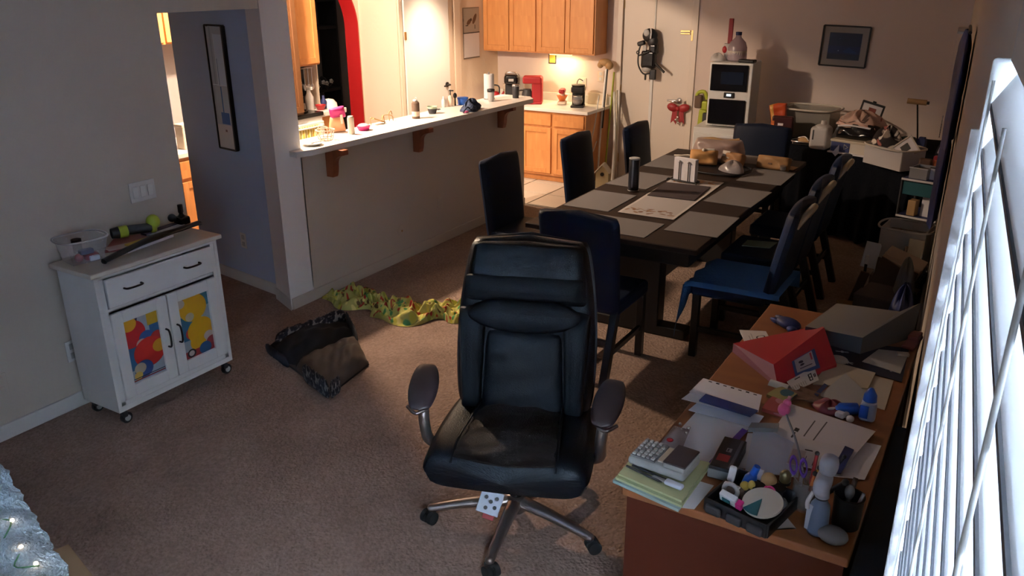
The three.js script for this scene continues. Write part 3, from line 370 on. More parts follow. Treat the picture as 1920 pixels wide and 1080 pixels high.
{ // tall narrow picture in the hall
  const t = thing('framed_picture', 'tall narrow blue beach print in a black frame on the hall wall', 'picture', [-4.885, 1.495, -4.098], R(-8.6));
  const w = 0.215, h = 0.87; mesh('frame', mg(bx(0.010, h, 0.03, -w / 2, 0, 0.015, 0.003), bx(0.018, h, 0.03, w / 2, 0, 0.015, 0.003), bx(w, 0.010, 0.03, 0, h / 2, 0.015, 0.003), bx(w, 0.010, 0.03, 0, -h / 2, 0.015, 0.003)), M.black, t);
  const art = ctex(128, 512, (g, W, H) => { g.fillStyle = '#c3ccd4'; g.fillRect(0, 0, W, H); g.fillStyle = '#a9b4bf'; g.fillRect(22, 0, 14, 250); g.fillStyle = '#dcebf7'; g.fillRect(50, 30, 70, 210); g.fillStyle = '#eef6fc'; g.fillRect(4, 238, 120, 4); g.fillRect(50, 26, 3, 214); g.fillStyle = '#c8d0d2'; g.fillRect(0, 246, W, 160); g.fillStyle = '#3c74ac'; g.fillRect(62, 246, 9, 110); g.fillStyle = '#2e68a8'; g.fillRect(44, 356, 66, 50); g.fillStyle = '#93aabd'; g.fillRect(58, 130, 6, 110); g.fillStyle = '#e6e2da'; g.fillRect(0, 410, W, 102); g.fillStyle = '#8a6a58'; g.fillRect(62, 430, 16, 10); });
  const p = mesh('print', pg(1, 1, (u, v) => [(u - 0.5) * (w - 0.016), (v - 0.5) * (h - 0.016), 0.022]), mat(W_, 0.5, { map: art }), t);
}
// ---------- dining table ----------
const TT = 0.80;
{
  const t = thing('dining_table', 'long dark espresso dining table set with pale placemats', 'table', [-1.93, 0, -5.645]);
  mesh('tabletop', bx(1.12, 0.035, 2.71, 0, TT - 0.0175, 0, 0.008), M.espresso, t);
  mesh('apron', mg(bx(0.98, 0.10, 0.025, 0, 0.715, 1.27), bx(0.98, 0.10, 0.025, 0, 0.715, -1.27), bx(0.025, 0.10, 2.54, 0.48, 0.715, 0), bx(0.025, 0.10, 2.54, -0.48, 0.715, 0)), M.blackWood, t);
  for (const z of [-0.8, 0.8]) { mesh('pedestal', mg(bx(0.34, 0.70, 0.12, 0, 0.40, z, 0.01), bx(0.80, 0.06, 0.16, 0, 0.74, z, 0.01)), M.blackWood, t); mesh('foot', bx(0.72, 0.07, 0.12, 0, 0.035, z, 0.012), M.blackWood, t); }
  mesh('stretcher', bx(0.06, 0.10, 1.48, 0, 0.28, 0, 0.008), M.blackWood, t);
  // placemats
  const g = bx(0.33, 0.004, 0.48, 0, 0.002, 0, 0.0018);
  const src = solo('placemat', 'pale woven placemat on the left side of the table nearest the camera', 'placemat', g, M.placemat, [-2.305, TT, -5.01], 0, 'placemats on the dining table');
  copy(src, 'pale woven placemat under the tall dark can', [-2.305, TT, -5.70], R(-3)); copy(src, 'pale woven placemat at the far left of the table behind the napkin holder', [-2.31, TT, -6.42], 0);
  copy(src, 'pale woven placemat on the right side of the table nearest the camera', [-1.515, TT, -4.81], R(1)); copy(src, 'pale woven placemat in the middle of the right side of the table', [-1.52, TT, -5.58], R(-2)); copy(src, 'pale woven placemat under the brown snack pack at the right', [-1.51, TT, -6.29], 0);
  copy(src, 'pale woven placemat at the near end partly hidden by the black dining chair', [-1.955, TT, -4.52], Math.PI / 2);
  copy(src, 'pale woven placemat at the far end of the table behind the bread', [-1.72, TT, -6.83], Math.PI / 2);
  const rt = ctex(128, 512, (c, w, h) => { c.fillStyle = '#b6b0ae'; c.fillRect(0, 0, w, h); c.strokeStyle = '#cfc9c4'; c.lineWidth = 6; c.strokeRect(3, 3, w - 6, h - 6); let q = 5; const r = () => ((q = (q * 16807) % 2147483647) / 2147483647); for (let i = 0; i < 46; i++) { const x = 10 + r() * 108, y = (i % 2 ? 10 : 420) + r() * 75; c.fillStyle = ['#8f6a4a', '#a5764c', '#7c5a46', '#b5895a'][i % 4]; c.beginPath(); c.ellipse(x, y, 5 + r() * 5, 2 + r() * 3, r() * 3, 0, 7); c.fill(); } });
  const rg = pg(2, 12, (u, v) => [(u - 0.5) * 0.38, 0.0045 + 0.001 * Math.sin(v * 17), (0.5 - v) * 1.13]);
  const r = thing('table_runner', 'off-white table runner with small brown leaf print down the middle of the table', 'runner', [-1.905, TT, -5.36], R(1.5)); mesh('cloth', rg, mat(W_, 0.9, { map: rt }), r); mesh('underside', bx(0.376, 0.003, 1.126, 0, 0.0016, 0), M.runner, r);
  solo('hot_pad', 'dark plum square mat on the table runner in front of the napkin holder', 'mat', bx(0.335, 0.004, 0.43, 0, 0.002, 0, 0.0018), M.plum, [-1.92, TT + 0.0075, -5.50], R(4));
  { const k = thing('snack_can', 'tall dark cylindrical snack can with a round logo near its base', 'can', [-2.219, TT + 0.004, -5.372]); mesh('tube', la([[0, 0], [0.038, 0], [0.038, 0.225], [0, 0.225]], 28), mat(W_, 0.35, { map: ctex(256, 256, (c, w, h) => { c.fillStyle = '#15171c'; c.fillRect(0, 0, w, h); c.fillStyle = '#59616a'; c.fillRect(0, 18, w, 10); for (const x of [20, 148]) { c.fillStyle = '#c9c0b2'; c.beginPath(); c.ellipse(x + 10, 205, 22, 26, 0, 0, 7); c.fill(); c.fillStyle = '#6b4a3a'; c.beginPath(); c.ellipse(x + 12, 205, 10, 13, 0, 0, 7); c.fill(); c.fillStyle = '#c9c0b2'; c.fillRect(x - 8, 30, 18, 30); c.fillStyle = '#6a6f76'; c.fillRect(x, 80, 14, 80); } }) }), k).rotation.y = R(150); mesh('lid', la([[0, 0.225], [0.039, 0.225], [0.039, 0.235], [0.033, 0.237], [0, 0.236]]), M.greyL, k); mesh('rim', new THREE.TorusGeometry(0.038, 0.003, 8, 28).rotateX(Math.PI / 2).translate(0, 0.003, 0), M.steel, k); }
  { const k = thing('napkin_holder', 'wire napkin holder with two ball-tipped rods holding a stack of white napkins', 'napkin holder', [-1.99, TT + 0.008, -5.81], R(-14)); mesh('napkins', mg(...[0, 1, 2, 3, 4, 5, 6].map((i) => bx(0.185 - (i % 3) * 0.004, 0.165 + (i % 2) * 0.003, 0.005, 0, 0.09, -0.018 + i * 0.006, 0.002))), M.paper, k); for (const x of [-0.04, 0.04]) { const q = mesh('rod', cy(0.004, 0.004, 0.135, x, 0.075, 0.028, 8), M.iron, k); mesh('ball', sp(0.01, x, 0.147, 0.028), M.chrome, q); } mesh('base', mg(tu([[-0.1, 0.008, 0.035], [0.1, 0.008, 0.035], [0.1, 0.008, -0.035], [-0.1, 0.008, -0.035]], 0.005, 40, 8, true), bx(0.19, 0.004, 0.06, 0, 0.006, 0)), M.iron, k); for (const x of [-0.1, 0.1]) mesh('foot', tu([[x, 0.008, 0.035], [x * 1.2, 0.012, 0.045], [x * 1.3, 0.002, 0.05]], 0.004, 8), M.iron, k); }
  // bread and packets at the far end
  solo('baking_tray', 'flat black tray under the bread packages', 'tray', mg(bx(0.42, 0.006, 0.30, 0, 0.004, 0, 0.002), tu([[-0.21, 0.012, -0.15], [0.21, 0.012, -0.15], [0.21, 0.012, 0.15], [-0.21, 0.012, 0.15]], 0.008, 60, 8, true)), M.black, [-1.90, TT + 0.006, -6.30], R(-8));
  { const k = thing('bread_bag', 'big plastic bag of bread loaf with a gathered top at the end of the table', 'bread', [-2.0, TT + 0.004, -6.62], R(5)); mesh('loaf', bx(0.36, 0.12, 0.15, 0, 0.066, 0, 0.05), mat([0.30, 0.19, 0.14], 0.8), k); mesh('bag', pad({ w: (v) => 0.43 - 0.06 * Math.max(0, v), h: 0.19, t: 0.21, wr: 0.006 }).translate(0, 0.097, 0), phy([0.55, 0.42, 0.38], 0.35, { transmission: 0.5, thickness: 0 }), k); mesh('gather', tu([[-0.15, 0.17, 0.02], [-0.05, 0.19, 0.03], [0.05, 0.175, 0.03], [0.16, 0.19, 0.0]], 0.014, 20), M.tan, k); }
  { const k = thing('bun_bag', 'amber bag of bread buns with a white clip in front of the loaf bag', 'bread', [-2.05, TT + 0.012, -6.40], R(12)); mesh('bag', pad({ w: 0.22, h: 0.125, t: 0.11, wr: 0.007 }).rotateX(-0.25).translate(0, 0.062, 0), M.bread, k); mesh('clip', mg(bx(0.07, 0.028, 0.012, 0.05, 0.125, 0.02, 0.004), sp(0.016, 0, 0.125, 0.03)), M.paperC, k); }
  { const k = thing('bun_bag', 'tan bread packet with a pale corner label right of the amber buns', 'bread', [-1.83, TT + 0.012, -6.47], R(-20)); mesh('bag', pad({ w: 0.20, h: 0.11, t: 0.10, wr: 0.007 }).rotateX(-0.4).translate(0, 0.055, 0), mat([0.34, 0.17, 0.07], 0.6), k); mesh('label', bx(0.07, 0.055, 0.006, -0.045, 0.085, 0.055, 0.002).rotateX(-0.2), M.paperC, k); }
  solo('plastic_bag', 'half-empty grey plastic bag at the right corner of the black tray', 'bag', pg(24, 16, (u, v) => { const a = u * 6.2832, s = Math.sin(v * 1.5708); return [0.11 * s * Math.cos(a) * (1 + 0.15 * Math.sin(3 * a)), 0.075 * Math.cos(v * 1.5708) * (1 + 0.2 * Math.sin(4 * a)) + 0.003, 0.075 * s * Math.sin(a)]; }), phy([0.5, 0.45, 0.46], 0.3, { transmission: 0.55, thickness: 0 }), [-1.77, TT + 0.016, -6.26], R(-25));
  { const k = thing('snack_pack', 'brown paper snack pack with a dark window on the right placemat', 'packet', [-1.53, TT + 0.005, -6.55], R(-6)); mesh('bag', pad({ w: 0.27, h: 0.11, t: 0.09, wr: 0.005 }).rotateX(-0.35).translate(0, 0.05, 0), mat([0.30, 0.16, 0.06], 0.65), k); mesh('window', bx(0.06, 0.03, 0.008, -0.03, 0.045, 0.052, 0.003).rotateX(-0.3), M.brown, k); mesh('tin', cy(0.022, 0.022, 0.03, 0.10, 0.05, 0.06, 16).rotateX(0.2), M.steel, k); mesh('flap', bx(0.25, 0.004, 0.13, 0.02, 0.004, -0.10, 0.001), M.tan, k); }
  solo('loose_cords', 'tangle of thin pale cords on the far left of the table', 'cord', mg(tu([[-0.12, 0.006, 0], [-0.04, 0.02, 0.05], [0.05, 0.006, 0.0], [0.12, 0.018, 0.05]], 0.006, 24), tu([[-0.1, 0.006, 0.05], [0.0, 0.018, -0.01], [0.11, 0.006, 0.06]], 0.006, 20)), M.paperC, [-2.27, TT + 0.004, -6.66]);
}
// ---------- dining chairs ----------
function diningChair(label, p, ry, leather, handle) {
  const lean = handle ? -0.17 : -0.10;
  const t = thing('dining_chair', label, 'chair', p, ry, undefined);
  mesh('seat', bx(0.48, 0.09, 0.46, 0, 0.455, 0.01, 0.025), leather, t);
  mesh('backrest', pad({ w: (v) => 0.50 + 0.01 * v, h: 0.62, t: 0.075, p: 12, z: (x, y) => -0.35 * x * x * (0.4 + y + 0.3) - 0.03 * y * y }).rotateX(lean).translate(0, 0.72, handle ? -0.255 : -0.235), leather, t);
  for (const x of [-0.21, 0.21]) { mesh('leg', (bx(0.045, 0.43, 0.045, x, 0.215, 0.20, 0.004)), M.blackWood, t); mesh('leg', tr(ro(bx(0.045, 0.46, 0.05, 0, 0, 0, 0.004), 0.30), x, 0.217, -0.265), M.blackWood, t); mesh('stretcher', bx(0.025, 0.035, 0.46, x, 0.19, -0.04, 0.004), M.blackWood, t); }
  mesh('stretcher', bx(0.40, 0.035, 0.025, 0, 0.25, -0.255, 0.004), M.blackWood, t);
  if (handle) mesh('top_handle', tu([[-0.15, 0.90, -0.320], [-0.11, 0.965, -0.360], [0, 0.99, -0.375], [0.11, 0.965, -0.360], [0.15, 0.90, -0.320]], 0.020, 24, 8).scale(1, 1, 1), M.manila, t);
  return t;
}
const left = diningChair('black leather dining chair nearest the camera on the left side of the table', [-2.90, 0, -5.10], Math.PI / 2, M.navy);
copy(left, 'black leather dining chair in the middle of the left side, before the oak cabinets', [-2.79, 0, -6.14], Math.PI / 2);
copy(left, 'black leather dining chair at the far left, in front of the double door', [-2.56, 0, -6.87], Math.PI / 2);
copy(left, 'black leather dining chair at the near table end, its back to the camera', [-1.957, 0, -4.25], Math.PI);
copy(left, 'dark blue leather dining chair at the far end of the table facing the camera', [-1.84, 0, -7.05], 0);
const right = diningChair('blue-lit dining chair nearest the camera on the right, blue cloth on its seat', [-1.25, 0, -4.82], -Math.PI / 2, M.navyLit, true);
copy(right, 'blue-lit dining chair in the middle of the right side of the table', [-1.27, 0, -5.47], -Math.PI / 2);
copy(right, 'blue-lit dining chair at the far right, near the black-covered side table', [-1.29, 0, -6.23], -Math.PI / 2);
{ // cloth over the seat of the right-hand chair: top and hanging sides
  const fall = (d, k) => Math.max(0, d) * k;
  const g = pg(40, 36, (u, v) => {
    let x = -0.33 + u * 0.60, z = -0.30 + v * 0.66; const ox = Math.max(0, Math.abs(x) - 0.255), oz = Math.max(0, z - 0.245); // local: +z front of the seat, x across
    let y = 0.507 + 0.004 * Math.sin(9 * x + 5 * z); if (x < -0.255) { x = -0.255 - 0.012 - 0.25 * ox; y -= ox * 1.6; } if (x > 0.255) { x = 0.267 + 0.25 * ox; y -= ox * 1.6; }
    if (oz > 0) { z = 0.257 + 0.3 * oz + 0.012 * Math.sin(x * 30); y -= oz * 1.5 * (1 + 0.8 * (u > 0.8 ? (u - 0.8) / 0.2 : 0)); } return [x, y, z];
  });
  const t = thing('seat_cloth', 'blue cloth draped over the seat of the nearest right-hand dining chair', 'cloth', [-1.25, 0.0, -4.82], -Math.PI / 2); mesh('cloth', g, M.blueCloth, t);
  mesh('hanging_corner', pg(10, 12, (u, v) => [0.12 + 0.17 * u + 0.03 * v * u, 0.485 - v * (0.10 + 0.24 * u * u), 0.262 + 0.025 * v + 0.012 * Math.sin(u * 9)]), M.blueCloth, t);
}
solo('magazine', 'small glossy pale green leaflet on the middle right-hand chair seat', 'leaflet', slab([[-1.42, -5.42], [-1.24, -5.46], [-1.22, -5.58], [-1.42, -5.56]], 0.502, 0.006, (u, v) => 0.01 * u * v), mat([0.24, 0.34, 0.27], 0.3));
// ---------- far wall ----------
{
  const d = struct('door_2', mg(bl(-3.85, -3.492, 0.01, 2.3, ZF - 0.06, ZF - 0.02, 0.004), bl(-3.484, -3.06, 0.01, 2.3, ZF - 0.06, ZF - 0.02, 0.004)), M.door);
  mesh('meeting_strip', bl(-3.502, -3.47, 0.01, 1.28, ZF - 0.02, ZF - 0.006, 0.003), M.white, d); mesh('meeting_strip', bl(-3.49, -3.474, 1.28, 2.3, ZF - 0.02, ZF - 0.01, 0.003), M.trim, d);
  mesh('lever', mg(cy(0.028, 0.028, 0.014, 0, 0, 0, 20).rotateX(Math.PI / 2), tu([[0, 0, 0.005], [0, 0, 0.05], [-0.05, 0.004, 0.055], [-0.12, 0.0, 0.05]], 0.010, 14)), M.steel, d).position.set(-3.15, 0.95, ZF - 0.015);
  const b = mesh('latch', mg(bx(0.11, 0.02, 0.012, 0, 0.01, 0, 0.003), bx(0.11, 0.016, 0.012, 0, -0.016, 0, 0.003)), M.brass, d); b.position.set(-3.13, 1.67, ZF - 0.012);
  mesh('strike_plate', bx(0.022, 0.11, 0.012, 0, 0, 0, 0.002), M.brass, d).position.set(-3.045, 1.64, ZF + 0.012);
  for (const y of [1.95, 1.03, 0.25]) mesh('hinge', bx(0.014, 0.10, 0.014, -3.853, y, ZF - 0.012, 0.003), M.brass, d);
  struct('trim_4', mg(bl(-3.91, -3.853, 0, 2.36, ZF, ZF + 0.016, 0.004), bl(-3.058, -2.99, 0, 2.36, ZF, ZF + 0.016, 0.004), bl(-3.91, -2.99, 2.3, 2.36, ZF, ZF + 0.016, 0.004)), M.door);
}
{ // black breathing-mask set hung on the door
  const t = thing('breathing_mask', 'black breathing mask set with dangling straps hung on the double door', 'mask', [-3.50, 1.47, ZF + 0.015]);
  mesh('hood', mg(sp(0.075, 0.0, 0.16, 0.05, 1.15, 1, 0.7), sp(0.06, 0.035, 0.10, 0.055, 1, 1.1, 0.7), bx(0.09, 0.05, 0.05, -0.07, 0.10, 0.05, 0.018).rotateZ(0.3)), M.black, t);
  mesh('visor', sp(0.034, -0.025, 0.19, 0.098, 1, 1.1, 0.3), M.greyL, t); mesh('strap', tu([[0.02, 0.235, 0.09], [0.035, 0.19, 0.11], [0.03, 0.13, 0.11]], 0.008, 12), M.paper, t);
  mesh('body', mg(bx(0.17, 0.20, 0.09, 0.0, -0.09, 0.05, 0.035), bx(0.10, 0.12, 0.08, 0.05, 0.02, 0.05, 0.03)), M.blackGloss, t);
  mesh('label', bx(0.04, 0.06, 0.006, -0.045, 0.03, 0.085, 0.012), M.greyL, t); mesh('tank', sp(0.045, -0.02, -0.19, 0.06, 1.3, 0.9, 0.7), M.greyL, t);
  mesh('strap', tu([[-0.09, 0.09, 0.06], [-0.115, -0.02, 0.07], [-0.105, -0.16, 0.08], [-0.04, -0.245, 0.08], [0.03, -0.235, 0.08]], 0.009, 28), M.black, t); mesh('strap', tu([[0.03, 0.0, 0.1], [-0.04, -0.03, 0.115], [-0.1, -0.05, 0.09]], 0.009, 14), M.black, t);
  mesh('hose', tu([[0.08, -0.13, 0.06], [0.14, -0.17, 0.08], [0.20, -0.215, 0.09]], 0.014, 14), M.black, t); mesh('tail', mg(bx(0.075, 0.11, 0.03, 0.055, -0.25, 0.05, 0.012), bx(0.02, 0.07, 0.02, -0.035, -0.28, 0.04, 0.006)), M.black, t);
  mesh('buckle', new THREE.TorusGeometry(0.016, 0.006, 8, 16).translate(-0.115, -0.02, 0.09), M.black, t);
}
{
  const t = thing('red_bow', 'red ribbon bow with bells tied to the door lever', 'bow', [-3.135, 0.86, ZF + 0.025]);
  for (const s of [-1, 1]) { mesh('loop', sp(0.06, 0, 0, 0, 1.1, 0.75, 0.5).rotateZ(s * 0.25).translate(s * 0.065, 0.02, 0.02), M.redD, t); mesh('tail', ex([[0, 0], [0.05, -0.02], [0.065, -0.15], [0.035, -0.12], [0.005, -0.16]].map(([x, y]) => [s * x, y]), 0.008, 0.002).translate(s * 0.012, 0, 0.015), M.redD, t); }
  mesh('knot', sp(0.025, 0, 0.01, 0.03), M.redD, t); for (const [x, y] of [[-0.015, -0.11], [0.015, -0.14], [0.005, -0.08]]) mesh('bell', sp(0.016, x, y, 0.03), M.chrome, t);
  mesh('leaf', mg(sp(0.03, -0.06, 0.085, 0.03, 1.6, 0.3, 0.4), sp(0.022, 0.02, 0.10, 0.04, 1, 0.9, 0.5)), M.chrome, t);
}
plateThing('beige switch plate on the far wall right of the double door', [-2.89, 1.02, ZF], 0, 2);
{ // mop, broom, leaning strips, bird house in the corner by the cabinets
  const m = thing('mop', 'white-handled mop standing upright head-up at the end of the kitchen counter', 'mop', [-3.955, 0, -8.42]);
  mesh('handle', tu([[0.03, 0.02, 0.0], [-0.005, 0.6, -0.12], [-0.02, 1.26, -0.25]], 0.012, 12), M.whiteGloss, m); mesh('stripe', tu([[0.016, 0.62, -0.12], [0.0, 1.26, -0.24]], 0.008, 6), M.black, m); mesh('head', mg(sp(0.06, -0.04, 1.33, -0.25, 1.3, 0.7, 0.8), sp(0.045, 0.02, 1.30, -0.24, 1, 1, 1), sp(0.035, -0.09, 1.30, -0.24)), M.tan, m);
  solo('cord_loop', 'thin pale cord hanging in a loop beside the mop handle', 'cord', tu([[0, 1.0, 0], [-0.02, 0.75, 0.02], [-0.055, 0.5, 0.03], [-0.05, 0.36, 0.03], [0.0, 0.5, 0.02]], 0.006, 26), M.white, [-3.93, 0, -8.40]);
  const b = thing('broom', 'yellow-green broom handle leaning behind the mop', 'broom', [-3.90, 0, -8.6]); mesh('handle', tu([[0, 0.02, 0.05], [-0.02, 1.22, -0.16]], 0.010, 6), M.lime, b); mesh('brush', bx(0.06, 0.16, 0.22, 0.01, 0.085, 0.05, 0.015), M.tan, b);
  [[-3.90, 1.00, -3.56, 'first pale wooden strip leaning in the corner, leftmost of the bundle'], [-3.87, 1.02, -3.60, 'second pale wooden strip leaning in the corner beside the mop'], [-3.84, 1.02, -3.66, 'third pale wooden strip leaning upright against the door trim']].forEach(([xt, h, xb, l], i) => solo('wood_strip', l, 'strip', tu([[xb - 0.02, 0.005, -8.05 - 0.1 * i], [(xb + xt) / 2, h / 2, -8.42 - 0.05 * i], [xt, h, -8.745]], 0.016, 6, 4), i === 1 ? M.manila : M.trim, [0, 0, 0], 0, undefined));
  const h = thing('bird_house', 'small pale yellow bird house on the floor beside the mop', 'bird house', [-3.80, 0, -8.30], R(15)); mesh('walls', ex([[-0.07, 0], [0.07, 0], [0.07, 0.17], [0, 0.25], [-0.07, 0.17]], 0.12, 0.002).translate(0, 0.01, -0.06), mat([0.55, 0.48, 0.30], 0.7), h); for (const s of [-1, 1]) mesh('roof_panel', bx(0.13, 0.012, 0.16, 0, 0, 0, 0.003).rotateZ(-s * 0.85).translate(s * 0.045, 0.225, 0), M.paperC, h); mesh('hole', cy(0.022, 0.022, 0.006, 0, 0, 0).rotateX(Math.PI / 2).translate(0, 0.165, 0.064), M.black, h); mesh('base', bx(0.2, 0.012, 0.17, 0, 0.006, 0, 0.003), M.tan, h);
}
{ // lime stick tool on the wall
  const t = thing('stick_vacuum', 'lime green and black stick vacuum hung on the wall by the door trim', 'vacuum', [-2.855, 0.60, ZF + 0.07]);
  mesh('body', mg(bx(0.09, 0.30, 0.07, 0.0, 0.14, 0, 0.02).rotateZ(-0.06), bx(0.075, 0.1, 0.08, 0.03, 0.33, 0, 0.02)), M.lime, t); mesh('handle', tu([[-0.035, 0.34, 0.03], [-0.06, 0.38, 0.03], [-0.05, 0.46, 0.03], [0.02, 0.475, 0.03], [0.055, 0.40, 0.03]], 0.02, 20), M.lime, t); mesh('grip', bx(0.08, 0.14, 0.07, -0.04, 0.37, 0.02, 0.02), M.cardD, t); mesh('motor', bx(0.06, 0.12, 0.085, 0.05, 0.2, 0.01, 0.015), M.dark, t); mesh('tube', tu([[0.0, 0, 0], [-0.03, -0.3, 0], [-0.05, -0.62, 0.03]], 0.022, 12), M.black, t); mesh('floor_head', bx(0.20, 0.035, 0.10, -0.05, -0.64, 0.05, 0.012), M.black, t);
}
{ // white appliance tower
  const s = thing('storage_cube', 'white low cabinet under the white double oven', 'cabinet', [-2.49, 0, -8.33], R(4)); mesh('body', bx(0.50, 0.80, 0.44, 0, 0.41, 0, 0.008), M.white, s); mesh('door', bx(0.48, 0.34, 0.018, 0, 0.58, 0.23, 0.006), M.white, s); mesh('door', bx(0.48, 0.38, 0.018, 0, 0.21, 0.23, 0.006), M.white, s); mesh('handle', bx(0.09, 0.018, 0.02, 0.18, 0.60, 0.248, 0.004), M.black, s);
  const t = thing('microwave_tower', 'white double oven tower with two dark glass doors and a lit clock', 'oven', [-2.43, 0.82, -8.38], R(4));
  mesh('body', bx(0.42, 0.62, 0.40, 0, 0.31, 0, 0.012), M.white, t); mesh('upper_door', bx(0.36, 0.255, 0.02, -0.012, 0.475, 0.207, 0.014), M.blackGloss, t); mesh('upper_window', bx(0.22, 0.12, 0.006, 0.02, 0.475, 0.219, 0.003), mat([0.012, 0.018, 0.035], 0.12), t); mesh('lower_door', bx(0.36, 0.245, 0.02, -0.012, 0.145, 0.207, 0.014), M.blackGloss, t);
  const d = mesh('clock_panel', bx(0.10, 0.052, 0.012, 0.0, 0.31, 0.207, 0.004), M.black, t); mesh('digits', bx(0.045, 0.022, 0.003, 0, 0.312, 0.2145), mat([0.1, 0.1, 0.1], 0.4, { emissive: C(0.85, 0.95, 1), emissiveIntensity: 1.1 }), d); mesh('foot_strip', bx(0.22, 0.014, 0.012, -0.03, 0.014, 0.216, 0.004), M.greyL, t);
  const j = thing('water_jug', 'clear plastic water jug with a blue cap on top of the white oven tower', 'jug', [-2.43, 1.44, -8.38]); mesh('jug', la([[0, 0.002], [0.085, 0.002], [0.095, 0.02], [0.092, 0.13], [0.075, 0.18], [0.03, 0.225], [0.026, 0.25], [0, 0.25]], 28), phy([0.62, 0.52, 0.58], 0.25, { transmission: 0.55, thickness: 0 }), j); mesh('cap', cy(0.03, 0.03, 0.03, 0, 0.262, 0), M.navyP, j); mesh('label', la([[0.0935, 0.06], [0.0935, 0.10]]), M.paperC, j);
  const r = thing('red_tube', 'upright red stick standing behind the water jug', 'stick', [-2.525, 1.44, -8.42]); mesh('stick', bx(0.045, 0.24, 0.02, 0, 0.28, 0, 0.006), M.redD, r); mesh('knob', sp(0.032, -0.03, 0.105, 0.04, 0.9, 1.1, 0.6), M.red, r); mesh('cup', la([[0, 0], [0.05, 0], [0.055, 0.16], [0.05, 0.16], [0.045, 0.005], [0, 0.005]]), M.frost, r);
  solo('black_pouch', 'flat black pouch on the right edge of the oven top', 'pouch', bx(0.16, 0.03, 0.09, 0, 0.016, 0, 0.012), M.black, [-2.29, 1.44, -8.27], R(-4));
  solo('crumpled_wrap', 'crumpled clear wrap at the left edge of the oven top', 'wrap', pg(16, 10, (u, v) => { const a = u * 6.2832, s = Math.sin(v * 1.5708); return [0.08 * s * Math.cos(a), 0.06 * Math.cos(v * 1.5708) * (1 + 0.3 * Math.sin(3 * a)) + 0.002, 0.06 * s * Math.sin(a)]; }), M.frost, [-2.60, 1.44, -8.32]);
}
{ // picture
  const t = thing('framed_picture', 'framed night-blue print with a wide grey mat on the far wall', 'picture', [-1.503, 1.585, ZF + 0.002]);
  const w = 0.43, h = 0.375; t.rotation.z = R(-1.5); mesh('frame', mg(bx(0.014, h, 0.024, -w / 2, 0, 0.012, 0.003), bx(0.014, h, 0.024, w / 2, 0, 0.012, 0.003), bx(w, 0.014, 0.024, 0, h / 2, 0.012, 0.003), bx(w, 0.014, 0.024, 0, -h / 2, 0.012, 0.003)), M.black, t);
  mesh('mat_board', bx(w - 0.014, h - 0.014, 0.006, 0, 0, 0.006), mat([0.26, 0.235, 0.22], 0.8), t); mesh('print', pg(1, 1, (u, v) => [(u - 0.5) * 0.30, (v - 0.5) * 0.25, 0.0105]), mat(W_, 0.4, { map: ctex(256, 224, (g, W, H) => { g.fillStyle = '#0f1330'; g.fillRect(0, 0, W, H); g.fillStyle = '#131a44'; g.fillRect(0, 110, W, 70); g.fillStyle = '#1b2f5f'; g.beginPath(); g.moveTo(120, 150); g.lineTo(165, 120); g.lineTo(235, 165); g.lineTo(130, 165); g.fill(); g.fillStyle = '#0b0c22'; g.fillRect(0, 176, W, 48); g.fillStyle = '#cfd6e4'; g.beginPath(); g.arc(84, 150, 4, 0, 7); g.fill(); g.fillStyle = '#3a3f63'; g.fillRect(80, 45, 10, 5); }) }), t);
}
